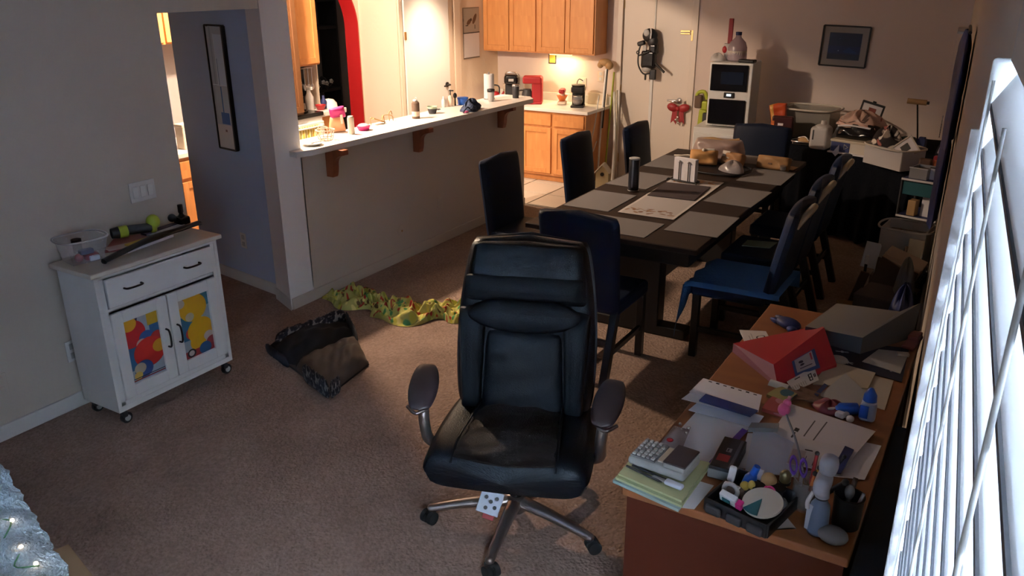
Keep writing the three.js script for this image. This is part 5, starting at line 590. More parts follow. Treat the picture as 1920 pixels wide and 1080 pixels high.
sheet('booklet', 'long dark navy booklet lying across the envelopes', 'booklet', [[-0.795, -2.655], [-0.79, -2.715], [-0.588, -2.69], [-0.60, -2.635]], 0.026, M.navyP, 0.006);
{ const t = thing('label_box', 'black card box with a red and grey label at the desk centre', 'box', [-0.588, DT + 0.001, -2.335], R(3)); mesh('box', bx(0.075, 0.045, 0.20, 0, 0.0225, 0, 0.004), M.black, t); mesh('label', pg(1, 1, (u, v) => [(u - 0.5) * 0.062, 0.0462, (0.5 - v) * 0.185]), mat(W_, 0.4, { map: ctex(96, 256, (c, w, h) => { c.fillStyle = '#1b1b22'; c.fillRect(0, 0, w, h); c.fillStyle = '#7a1a1c'; c.fillRect(8, 150, 60, 60); c.fillStyle = '#8b8b90'; c.fillRect(34, 90, 26, 34); c.fillStyle = '#2b2b33'; c.fillRect(39, 95, 8, 24); c.fillStyle = '#50505a'; c.fillRect(80, 0, 16, 256); }) }), t); mesh('end_flap', bx(0.077, 0.03, 0.004, 0, 0.02, 0.101, 0.001), M.grey, t); }
sheet('paper_sheet', 'bluish white sheet lying squarely in the middle of the desk', 'paper', [[-0.525, -2.32], [-0.575, -2.60], [-0.41, -2.605], [-0.37, -2.37]], 0.006, M.paperB, 0.002, (u, v) => 0.003 * u);
sheet('paper_sheet', 'white sheet with hole marks just under the bluish sheet', 'paper', [[-0.55, -2.33], [-0.585, -2.56], [-0.43, -2.63], [-0.39, -2.40]], 0.003, M.paper, 0.002);
sheet('paper_sheet', 'big tilted white document with printed lines at the right of the desk', 'paper', [[-0.51, -2.60], [-0.505, -2.835], [-0.203, -2.785], [-0.25, -2.50]], 0.010, mat(W_, 0.8, { map: ctex(256, 256, (c, w, h) => { c.fillStyle = '#cfcacb'; c.fillRect(0, 0, w, h); c.fillStyle = '#5c5658'; c.fillRect(30, 128, 180, 4); c.fillRect(60, 160, 130, 4); c.fillStyle = '#3a3638'; c.fillRect(20, 190, 42, 6); c.fillRect(70, 186, 26, 14); }) }), 0.002, (u, v) => 0.004 * Math.sin(u * 3) * v);
sheet('paper_sheet', 'second white document fanned out under the big tilted one at the right edge', 'paper', [[-0.33, -2.42], [-0.30, -2.70], [-0.172, -2.71], [-0.187, -2.47]], 0.002, M.paper, 0.002);
sheet('form_sheet', 'printed form with small black marks lying by the dark blue folder strip', 'paper', [[-0.42, -2.42], [-0.43, -2.60], [-0.275, -2.62], [-0.27, -2.44]], 0.014, mat(W_, 0.8, { map: ctex(256, 256, (c, w, h) => { c.fillStyle = '#cdc8c6'; c.fillRect(0, 0, w, h); c.fillStyle = '#222'; c.fillRect(24, 120, 60, 9); c.fillRect(96, 112, 26, 18); c.fillRect(148, 150, 10, 40); c.fillRect(8, 170, 90, 3); c.fillStyle = '#b8a9a4'; c.fillRect(0, 180, 140, 70); }) }), 0.002);
sheet('folder', 'dark blue folder strip under the printed form', 'folder', [[-0.285, -2.43], [-0.275, -2.62], [-0.245, -2.61], [-0.255, -2.44]], 0.0165, M.navyP, 0.003);
sheet('hand_tool', 'grey cylinder-like tool lying between the envelopes and the bluish sheet', 'tool', [[-0.585, -2.56], [-0.585, -2.60], [-0.50, -2.645], [-0.495, -2.605]], 0.009, M.grey, 0.018);
{ // organizer tray
  const t = thing('organizer_tray', 'black compartment tray full of small things at the near desk edge', 'tray', [-0.455, DT + 0.001, -2.14], R(-12));
  mesh('base', bx(0.20, 0.006, 0.20, 0, 0.003, 0, 0.003), M.black, t); mesh('rim', mg(bx(0.20, 0.045, 0.008, 0, 0.022, 0.10, 0.003), bx(0.20, 0.05, 0.008, 0, 0.025, -0.10, 0.003), bx(0.008, 0.045, 0.20, -0.10, 0.022, 0, 0.003), bx(0.008, 0.045, 0.20, 0.10, 0.022, 0, 0.003)), M.black, t);
  for (const x of [-0.035, 0.03]) mesh('divider', bx(0.006, 0.035, 0.19, x, 0.0195, 0), M.black, t); for (const x of [-0.068, 0.0, 0.065]) mesh('front_pocket', bx(0.05, 0.03, 0.016, x, 0.016, 0.106, 0.007), M.dark, t);
}
{ const t = thing('disc_lid', 'round cream lid with a teal wedge lying on the organizer tray', 'lid', [-0.415, DT + 0.060, -2.10], R(0)); t.rotation.set(R(14), 0, R(6)); mesh('disc', cy(0.058, 0.058, 0.008, 0, 0, 0, 36), M.paperC, t); const s = new THREE.Shape(); s.moveTo(0, 0.01); s.absarc(0, 0, 0.057, 3.9, 4.8, false); s.lineTo(0, 0.01); mesh('teal_wedge', ex(s, 0.002).rotateX(-Math.PI / 2).translate(-0.004, 0.0042, 0), M.teal, t); }
{ const t = thing('tape_box', 'small white box with a teal window and magenta side on the tray', 'box', [-0.508, DT + 0.038, -2.088], R(-14)); t.rotation.x = R(25); mesh('box', bx(0.055, 0.035, 0.02, 0, 0.018, 0, 0.004), M.paper, t); mesh('window', bx(0.026, 0.016, 0.003, -0.004, 0.016, 0.011, 0.001), M.teal, t); mesh('side', bx(0.02, 0.026, 0.022, 0.035, 0.014, 0, 0.003), M.magenta, t); }
{ const t = thing('tape_dispenser', 'brown tape roll in a clear holder behind the small white box', 'tape', [-0.515, DT + 0.007, -2.15], R(-10)); mesh('holder', bx(0.065, 0.05, 0.03, 0, 0.026, 0, 0.01), M.cardD, t); mesh('tape', new THREE.TorusGeometry(0.022, 0.007, 10, 24).translate(0, 0.04, 0.018), M.greyL, t); mesh('cutter', bx(0.05, 0.006, 0.012, 0, 0.055, 0.012, 0.002), M.paper, t); }
solo('white_clip', 'upright white eraser-shaped clip at the left back of the tray', 'clip', bx(0.022, 0.055, 0.014, 0, 0.028, 0, 0.006).rotateZ(-0.12), M.paper, [-0.533, DT + 0.05, -2.175]);
{ const t = thing('blue_bottle', 'small royal blue bottle leaning at the back of the tray', 'bottle', [-0.497, DT + 0.007, -2.215]); t.rotation.z = R(-18); mesh('bottle', la([[0, 0], [0.018, 0], [0.02, 0.05], [0.012, 0.07], [0, 0.072]]), M.blue, t); mesh('cap', cy(0.01, 0.012, 0.03, 0, 0.085, 0), M.blue, t); }
solo('label_tag', 'white rounded tag with pinkish print standing at the back of the tray', 'tag', bx(0.032, 0.035, 0.006, 0, 0.018, 0, 0.003).rotateX(-0.5), M.paper, [-0.467, DT + 0.05, -2.225], R(-10));
{ const t = thing('wooden_knob', 'brown wooden round knob between the tag and the brass knob', 'knob', [-0.427, DT + 0.045, -2.21]); mesh('knob', sp(0.024, 0, 0.024, 0), M.tan, t); mesh('stem', cy(0.01, 0.014, 0.05, 0, -0.016, 0), M.brown, t); }
{ const t = thing('brass_knob', 'greenish brass knob standing at the right back of the tray', 'knob', [-0.385, DT + 0.007, -2.235]); mesh('knob', la([[0, 0], [0.008, 0], [0.008, 0.05], [0.017, 0.062], [0.017, 0.085], [0.008, 0.096], [0, 0.097]]), mat([0.16, 0.13, 0.06], 0.35, { metalness: 0.6 }), t); mesh('collar', cy(0.018, 0.018, 0.006, 0, 0.055, 0), M.iron, t); }
solo('figurine', 'small yellow-green and orange toy figure in the tray', 'toy', mg(sp(0.014, 0, 0.014, 0), sp(0.011, 0.02, 0.024, 0, 1, 1.3, 1), bx(0.02, 0.016, 0.016, 0.034, 0.012, 0, 0.006)), mat([0.45, 0.32, 0.06], 0.5), [-0.485, DT + 0.045, -2.16]);
solo('magenta_clip', 'magenta clip in front of the dark spools on the tray', 'clip', mg(bx(0.03, 0.024, 0.014, 0, 0.012, 0, 0.005), new THREE.TorusGeometry(0.012, 0.003, 8, 16).translate(0.01, 0.022, 0.006)), M.magenta, [-0.415, DT + 0.05, -2.165], R(-15));
{ const a = solo('dark_spool', 'dark spool standing left in the middle of the tray', 'spool', mg(cy(0.022, 0.022, 0.006, 0, 0.003, 0), cy(0.015, 0.015, 0.05, 0, 0.03, 0), cy(0.022, 0.022, 0.006, 0, 0.058, 0)), M.black, [-0.448, DT + 0.007, -2.17]); copy(a, 'dark spool standing right in the tray beside the brass knob', [-0.393, DT + 0.007, -2.19]); }
{ const t = thing('glass_jar', 'small round clear jar of pins at the right of the tray', 'jar', [-0.375, DT + 0.007, -2.145]); mesh('jar', la([[0, 0], [0.022, 0], [0.026, 0.03], [0.018, 0.05], [0, 0.05]]), M.clear, t); mesh('pins', sp(0.018, 0, 0.02, 0, 1, 0.7, 1), M.steel, t); }
sheet('note_pad', 'small white note pad poking out under the right corner of the tray', 'note pad', [[-0.405, -1.997], [-0.37, -2.12], [-0.315, -2.06], [-0.33, -2.058]].map(([x, z]) => [x, z - 0.052]), 0.0, M.paper, 0.0008);
{ // pen jar
  const t = thing('pen_jar', 'clear faceted glass jar of pens and pencils right of the tray', 'jar', [-0.318, DT, -2.232]); mesh('jar', la([[0, 0], [0.036, 0], [0.044, 0.02], [0.042, 0.095], [0.045, 0.10], [0.040, 0.10], [0.038, 0.02], [0, 0.006]], 10), M.clear, t); mesh('contents', la([[0, 0.008], [0.034, 0.008], [0.036, 0.07], [0, 0.075]], 10), mat([0.14, 0.11, 0.07], 0.7), t);
  const st = (name, label, cat, dx, dz, h, m, r = 0.0055, lean = 0.15) => { const q = thing(name, label, cat, [-0.318 + dx * 0.4, DT + 0.055, -2.232 + dz * 0.4]); mesh('barrel', tu([[0, -0.03, 0], [dx * lean * 8, h, dz * lean * 8]], r, 4, 6), m, q); mesh('tip', sp(r * 1.3, dx * lean * 8, h, dz * lean * 8), M.dark, q); };
  st('pencil', 'red-brown pencil standing in the glass jar', 'pencil', 0.005, -0.022, 0.115, M.redD); st('pencil', 'orange pencil at the front of the glass jar', 'pencil', 0.012, 0.018, 0.085, M.orange, 0.006); st('marker', 'thick brown marker standing in the glass jar', 'marker', 0.022, -0.01, 0.11, M.brown, 0.008); st('pen', 'silver pen standing in the glass jar beside the brown marker', 'pen', 0.03, -0.02, 0.115, M.steel); st('pen', 'slim black pen leaning right out of the glass jar', 'pen', 0.03, -0.008, 0.135, M.black, 0.005, 0.3); st('marker', 'short black marker leaning far right toward the spray bottle', 'marker', 0.035, 0.01, 0.085, M.black, 0.008, 0.32); st('pencil', 'ochre pencil standing at the centre of the glass jar', 'pencil', 0.015, -0.005, 0.085, M.yellow, 0.006);
  const s = thing('scissors', 'purple-handled scissors standing handles-up in the glass jar', 'scissors', [-0.338, DT + 0.10, -2.225]); for (const x of [-0.008, 0.010]) mesh('handle', new THREE.TorusGeometry(0.016, 0.0045, 8, 20).scale(0.6, 1.7, 1).rotateZ(0.12).translate(x * 1.6 - 0.014, 0.035, 0), M.purple, s); mesh('blades', bx(0.010, 0.09, 0.003, 0, -0.04, 0, 0.001), M.steel, s);
  const w = thing('pink_wand', 'thin wand with a fluffy pink tip leaning out of the pen jar over the papers', 'wand', [-0.32, DT + 0.06, -2.235]); mesh('stick', tu([[0, 0, 0], [-0.06, 0.09, -0.09], [-0.125, 0.135, -0.19]], 0.0035, 14, 6), M.grey, w); mesh('tip', mg(sp(0.02, -0.13, 0.14, -0.197, 1, 1, 1.3), sp(0.013, -0.125, 0.16, -0.205)), M.pink, w); mesh('tassel', tu([[-0.13, 0.14, -0.197], [-0.12, 0.18, -0.215]], 0.006, 4), mat([0.6, 0.25, 0.3], 0.8), w);
}
{ const t = thing('spray_bottle', 'white and blue spray bottle standing between the glass jar and the black cup', 'bottle', [-0.262, DT, -2.13]); mesh('bottle', la([[0, 0], [0.028, 0], [0.03, 0.01], [0.027, 0.09], [0.012, 0.115], [0.012, 0.125], [0, 0.125]]), mat([0.16, 0.22, 0.34], 0.3), t); mesh('white_face', bx(0.03, 0.085, 0.006, -0.012, 0.05, 0.023, 0.003).rotateY(-0.4), M.paperB, t); mesh('head', mg(bx(0.044, 0.055, 0.085, -0.002, 0.165, 0.004, 0.018), bx(0.05, 0.06, 0.06, 0.004, 0.215, -0.016, 0.022), cy(0.018, 0.02, 0.03, 0, 0.135, 0)), mat([0.48, 0.50, 0.58], 0.4), t); mesh('trigger', tu([[-0.02, 0.145, 0.03], [-0.03, 0.115, 0.04], [-0.028, 0.095, 0.042]], 0.006, 10), M.paper, t); mesh('collar', cy(0.018, 0.018, 0.012, 0, 0.12, 0), M.dark, t); }
{ const t = thing('pencil_cup', 'black mesh pencil cup at the right near corner of the desk', 'cup', [-0.198, DT, -2.205]); mesh('cup', la([[0, 0], [0.038, 0], [0.042, 0.10], [0.039, 0.10], [0.035, 0.006], [0, 0.006]], 28), M.black, t); mesh('rim', new THREE.TorusGeometry(0.041, 0.003, 8, 28).rotateX(Math.PI / 2).translate(0, 0.10, 0), M.iron, t); }
{ const a = solo('marker', 'brown-tipped marker leaning out of the black mesh cup', 'marker', tu([[0, -0.05, 0], [0.01, 0.06, -0.05]], 0.007, 4), M.brown, [-0.205, DT + 0.065, -2.215]); solo('blue_pen', 'blue pen standing at the right of the black mesh cup', 'pen', tu([[0, -0.05, 0], [0.022, 0.05, -0.01]], 0.005, 4), M.paperB, [-0.185, DT + 0.065, -2.20]); solo('brush', 'grey paint brush standing in the black mesh cup', 'brush', mg(tu([[0, -0.05, 0], [0.0, 0.03, -0.01]], 0.007, 4), sp(0.014, 0, 0.045, -0.012, 1, 1.8, 0.8)), M.grey, [-0.20, DT + 0.065, -2.195]); }
solo('stone', 'round grey stone paperweight at the near right corner of the desk', 'stone', sp(0.042, 0, 0.022, 0, 1, 0.55, 0.85), M.grey, [-0.215, DT, -2.105]);
{ const t = thing('glue_bottle', 'white glue bottle with a bright blue cap near the window edge of the desk', 'bottle', [-0.245, DT, -2.87]); mesh('bottle', mg(bx(0.055, 0.075, 0.035, 0, 0.0375, 0, 0.014)), mat([0.35, 0.40, 0.52], 0.35), t); mesh('label', bx(0.03, 0.05, 0.004, -0.012, 0.04, 0.017, 0.002), M.blue, t); mesh('cap', la([[0, 0.075], [0.024, 0.075], [0.022, 0.105], [0.008, 0.13], [0, 0.132]]), M.blue, t); mesh('collar', cy(0.025, 0.025, 0.008, 0, 0.078, 0), M.paperB, t); }
{ const t = thing('blue_cap_bottle', 'short dark blue bottle lying behind the glue bottle', 'bottle', [-0.285, DT + 0.022, -2.90], R(30)); mesh('bottle', ro(la([[0, 0], [0.022, 0], [0.022, 0.06], [0.01, 0.08], [0, 0.08]]), 0, 0, Math.PI / 2), M.blue, t); mesh('nozzle', ro(cy(0.004, 0.008, 0.03, 0, 0, 0, 10), 0, 0, Math.PI / 2).translate(-0.09, 0, 0), M.paper, t); }
{ const t = thing('crumpled_wrapper', 'crumpled red and white wrapper behind the big tilted document', 'wrapper', [-0.375, DT + 0.002, -2.885], R(-15)); mesh('wrapper', pg(24, 12, (u, v) => { const a = u * 6.2832, s = Math.sin(v * 1.5708); return [0.06 * s * Math.cos(a) * (1 + 0.15 * Math.sin(5 * a)), 0.032 * Math.cos(v * 1.5708) * (1 + 0.3 * Math.sin(4 * a)), 0.05 * s * Math.sin(a)]; }), mat([0.17, 0.02, 0.025], 0.5), t); mesh('white_end', bx(0.035, 0.022, 0.03, 0.055, 0.012, 0.03, 0.008), M.paper, t); }
{ const a = solo('white_pebble', 'first small white cap beside the red wrapper', 'cap', sp(0.014, 0, 0.012, 0, 1, 0.8, 1.3), M.paper, [-0.315, DT, -2.855]); copy(a, 'second small white cap nearer the glue bottle', [-0.295, DT, -2.83]); }
solo('black_clip_pile', 'little heap of black clips beside the white caps', 'clips', mg(bx(0.03, 0.016, 0.02, 0, 0.008, 0, 0.004), bx(0.026, 0.014, 0.02, 0.025, 0.008, 0.012, 0.004).rotateY(0.4), bx(0.03, 0.014, 0.018, 0.01, 0.02, -0.012, 0.004)), M.black, [-0.318, DT, -2.895]);
{ // red folder wedge
  const t = thing('expanding_file', 'bright red expanding file with a blue-edged label lying on the desk', 'file', [-0.630, DT + 0.001, -3.275], R(0));
  const A = [-0.20, 0, 0.085], B = [0.045, 0, 0.315], Cc = [0.21, 0, 0.03], D = [0.07, 0, -0.32], ht = 0.065; // floor-plan corners
  const q = (pts) => pg(8, 6, (u, v) => [0, 1, 2].map((i) => (1 - v) * ((1 - u) * pts[0][i] + u * pts[1][i]) + v * ((1 - u) * pts[3][i] + u * pts[2][i])));
  const up = (p, h) => [p[0], h, p[2]], E1 = [0.005, 0.055, 0.235], E2 = [0.115, 0.095, -0.15];
  mesh('cover', mg(q([up(B, 0.012), up(Cc, 0.02), E2, E1]), q([E1, E2, up(D, 0.03), up(A, 0.04)])), M.red, t);
  mesh('side_pages', mg(q([up(A, 0.0), up(B, 0.0), up(B, 0.012), up(A, 0.04)]), q([up(A, 0.04), up(B, 0.012), E1, E1])), mat([0.24, 0.085, 0.10], 0.7), t);
  mesh('back_cover', mg(q([up(B, 0), up(Cc, 0), up(Cc, 0.02), up(B, 0.012)]), q([up(Cc, 0), up(D, 0), up(D, 0.03), up(Cc, 0.02)]), q([up(D, 0), up(A, 0), up(A, 0.04), up(D, 0.03)]), q([up(Cc, 0.02), up(D, 0.03), E2, E2])), M.red, t);
  // label on the near face
  const f0 = up(B, 0.012), f1 = up(Cc, 0.02), f2 = E2, f3 = E1; const P2 = (u, v, o) => [0, 1, 2].map((i) => (1 - v) * ((1 - u) * f0[i] + u * f1[i]) + v * ((1 - u) * f3[i] + u * f2[i]) + (i === 1 ? o : 0));
  mesh('label_border', pg(4, 4, (u, v) => P2(0.30 + u * 0.42, 0.05 + v * 0.58, 0.003)), mat([0.03, 0.08, 0.26], 0.5), t);
  mesh('label', pg(4, 4, (u, v) => P2(0.34 + u * 0.32, 0.14 + v * 0.46, 0.005)), mat(W_, 0.5, { map: ctex(128, 128, (c, w, h) => { c.fillStyle = '#b9b4b8'; c.fillRect(0, 0, w, h); c.fillStyle = '#2c1c34'; c.beginPath(); c.ellipse(40, 44, 17, 12, 0.5, 0, 7); c.fill(); c.beginPath(); c.ellipse(44, 72, 15, 10, 0, 0, 7); c.fill(); c.fillRect(24, 98, 84, 7); c.fillStyle = '#b03040'; c.fillRect(108, 8, 12, 60); }) }), t);
}
sheet('info_card', 'white card printed with a black ring at the left edge of the desk', 'card', [[-0.800, -3.285], [-0.872, -3.43], [-0.765, -3.475], [-0.72, -3.39]], 0.001, mat(W_, 0.8, { map: ctex(192, 128, (c, w, h) => { c.fillStyle = '#cfcac6'; c.fillRect(0, 0, w, h); c.strokeStyle = '#222'; c.lineWidth = 6; c.beginPath(); c.ellipse(96, 40, 26, 20, 0, 0, 7); c.stroke(); c.fillStyle = '#a39f9b'; c.fillRect(30, 78, 120, 4); c.fillRect(30, 92, 90, 4); }) }), 0.002);
sheet('coupon', 'white coupon with black symbols lying against the red file', 'coupon', [[-0.555, -2.985], [-0.494, -3.172], [-0.455, -3.08], [-0.518, -2.935]], 0.012, mat(W_, 0.8, { map: ctex(256, 128, (c, w, h) => { c.fillStyle = '#d3cfca'; c.fillRect(0, 0, w, h); c.save(); c.translate(w, 0); c.scale(-1, 1); c.restore(); c.fillStyle = '#161616'; for (const [x, y, a, b] of [[176, 22, 10, 66], [176, 22, 34, 8], [176, 50, 30, 8], [202, 22, 8, 66], [186, 80, 26, 8], [224, 40, 8, 30], [236, 40, 8, 30], [224, 40, 18, 7]]) c.fillRect(x, y, a, b); c.fillStyle = '#3a3030'; c.fillRect(60, 100, 50, 10); c.fillStyle = '#a9a59f'; for (let i = 0; i < 7; i++) c.fillRect(10 + i * 20, 10, 8, 40); }) }), 0.003, (u, v) => 0.01 * (1 - v));
sheet('receipt_strip', 'curled striped receipt strip next to the coupon', 'receipt', [[-0.62, -2.955], [-0.60, -3.0], [-0.53, -2.99], [-0.545, -2.94]], 0.004, M.paperC, 0.002, (u, v) => 0.02 * Math.sin(u * 5));
sheet('teal_pad', 'yellow and teal sponge pad near the pink wand tip', 'pad', [[-0.60, -2.86], [-0.565, -2.95], [-0.50, -2.92], [-0.515, -2.83]], 0.003, mat(W_, 0.8, { map: ctex(64, 64, (c, w, h) => { c.fillStyle = '#8f8657'; c.fillRect(0, 0, w, h); c.fillStyle = '#2e5563'; c.beginPath(); c.ellipse(44, 26, 24, 20, 0, 0, 7); c.fill(); }) }), 0.012, (u, v) => 0.006 * Math.sin(u * 3));
sheet('red_pad', 'red and pink cloth pad between the envelopes and the big document', 'pad', [[-0.585, -2.74], [-0.575, -2.85], [-0.50, -2.83], [-0.505, -2.73]], 0.003, mat(W_, 0.8, { map: ctex(64, 64, (c, w, h) => { c.fillStyle = '#8e3a34'; c.fillRect(0, 0, w, h); c.fillStyle = '#a86c74'; c.beginPath(); c.ellipse(54, 26, 20, 22, 0, 0, 7); c.fill(); }) }), 0.014, (u, v) => 0.008 * Math.sin(u * 3.14));
sheet('brown_wrap', 'crumpled brown paper under the coupon', 'paper', [[-0.53, -2.87], [-0.545, -2.985], [-0.43, -2.99], [-0.41, -2.89]], 0.002, mat([0.16, 0.09, 0.06], 0.9), 0.004, (u, v) => 0.012 * Math.abs(Math.sin(u * 7 + v * 3)));
sheet('manila_envelope', 'wide manila envelope behind the coupon', 'envelope', [[-0.47, -3.05], [-0.455, -3.29], [-0.275, -3.27], [-0.28, -3.12]], 0.003, M.manila, 0.004, (u, v) => 0.003 * u);
sheet('manila_envelope', 'second manila envelope sticking out at the right under the first', 'envelope', [[-0.31, -3.0], [-0.32, -3.26], [-0.205, -3.25], [-0.20, -2.98]], 0.001, M.manila, 0.0015);
sheet('paper_sheet', 'grey folded paper triangle lying over the manila envelope', 'paper', [[-0.43, -2.96], [-0.375, -3.18], [-0.27, -3.06], [-0.29, -2.90]], 0.009, M.paperG, 0.002, (u, v) => 0.01 * u * (1 - v));
sheet('navy_strip', 'navy paper strip beside the coupon', 'paper', [[-0.445, -2.95], [-0.43, -3.06], [-0.415, -3.05], [-0.43, -2.94]], 0.014, M.navyP, 0.002);
sheet('navy_wrap', 'navy sheet with white snowflake shapes under the grey mailer', 'paper', [[-0.48, -3.30], [-0.53, -3.52], [-0.19, -3.60], [-0.175, -3.25]], 0.002, mat(W_, 0.7, { map: ctex(256, 128, (c, w, h) => { c.fillStyle = '#151b36'; c.fillRect(0, 0, w, h); c.strokeStyle = '#c4c8d4'; c.lineWidth = 4; for (const [x, y] of [[60, 20], [120, 100], [190, 24], [30, 90], [236, 60]]) for (let k = 0; k < 3; k++) { c.beginPath(); c.moveTo(x - 11 * Math.cos(k * 1.05), y - 11 * Math.sin(k * 1.05)); c.lineTo(x + 11 * Math.cos(k * 1.05), y + 11 * Math.sin(k * 1.05)); c.stroke(); } }) }), 0.002);
{ // grey padded mailer folded like an open wedge
  const t = thing('grey_mailer', 'big grey folded cardboard mailer at the far end of the desk', 'mailer', [-0.43, DT + 0.006, -3.62]);
  const q = (p) => pg(10, 10, (u, v) => [0, 1, 2].map((i) => (1 - v) * ((1 - u) * p[0][i] + u * p[1][i]) + v * ((1 - u) * p[3][i] + u * p[2][i]) + (i === 1 ? 0.006 * Math.sin(u * 3.14) * Math.sin(v * 3.14) : 0)));
  const a = [-0.17, 0.055, 0.14], b = [0.07, 0.075, 0.19], c = [0.17, 0.10, -0.13], d = [-0.10, 0.07, -0.17];
  const L = ([x, y, z], h) => [x, h, z];
  mesh('top_flap', q([a, b, c, d]), M.mailer, t); mesh('near_side', q([L(a, 0), L(b, 0), b, a]), mat([0.10, 0.105, 0.125], 0.9), t); mesh('right_side', mg(q([L(b, 0), [0.24, 0, -0.10], [0.245, 0.16, -0.12], b]), q([b, [0.245, 0.16, -0.12], c, b])), mat([0.13, 0.13, 0.135], 0.9), t); mesh('far_side', mg(q([L(c, 0), L(d, 0), d, c]), q([L(d, 0), L(a, 0), a, d])), M.mailer, t);
}
sheet('paper_sheet', 'grey paper lying under the right end of the grey mailer', 'paper', [[-0.34, -3.36], [-0.30, -3.52], [-0.185, -3.55], [-0.19, -3.32]], 0.0045, M.paperG, 0.002);
solo('cloth_strap', 'dark crumpled glove on the desk behind the red file', 'glove', mg(sp(0.05, 0, 0.022, 0, 1.3, 0.5, 0.8), sp(0.02, -0.06, 0.018, -0.02, 2, 0.7, 0.7), sp(0.018, -0.06, 0.016, 0.015, 2, 0.7, 0.7), sp(0.02, 0.05, 0.016, 0.03, 1.4, 0.8, 1)), M.navyP, [-0.69, DT, -3.57], R(-30));
solo('tissue_scrap', 'pale crumpled tissue between the red file and the manila envelope', 'tissue', sp(0.032, 0, 0.014, 0, 1.2, 0.5, 0.9), M.paperG, [-0.425, DT, -3.31]);
{ const a = solo('red_brush', 'reddish wooden brush on the desk edge by the window wall', 'brush', mg(bx(0.05, 0.02, 0.16, 0, 0.012, 0, 0.008), bx(0.045, 0.02, 0.07, 0, 0.03, -0.03, 0.006)), mat([0.20, 0.05, 0.035], 0.6), [-0.185, DT, -3.66], R(-8)); solo('tan_clip', 'small tan clip next to the reddish brush', 'clip', bx(0.05, 0.018, 0.025, 0, 0.009, 0, 0.006), M.manila, [-0.205, DT, -3.51], R(20)); }
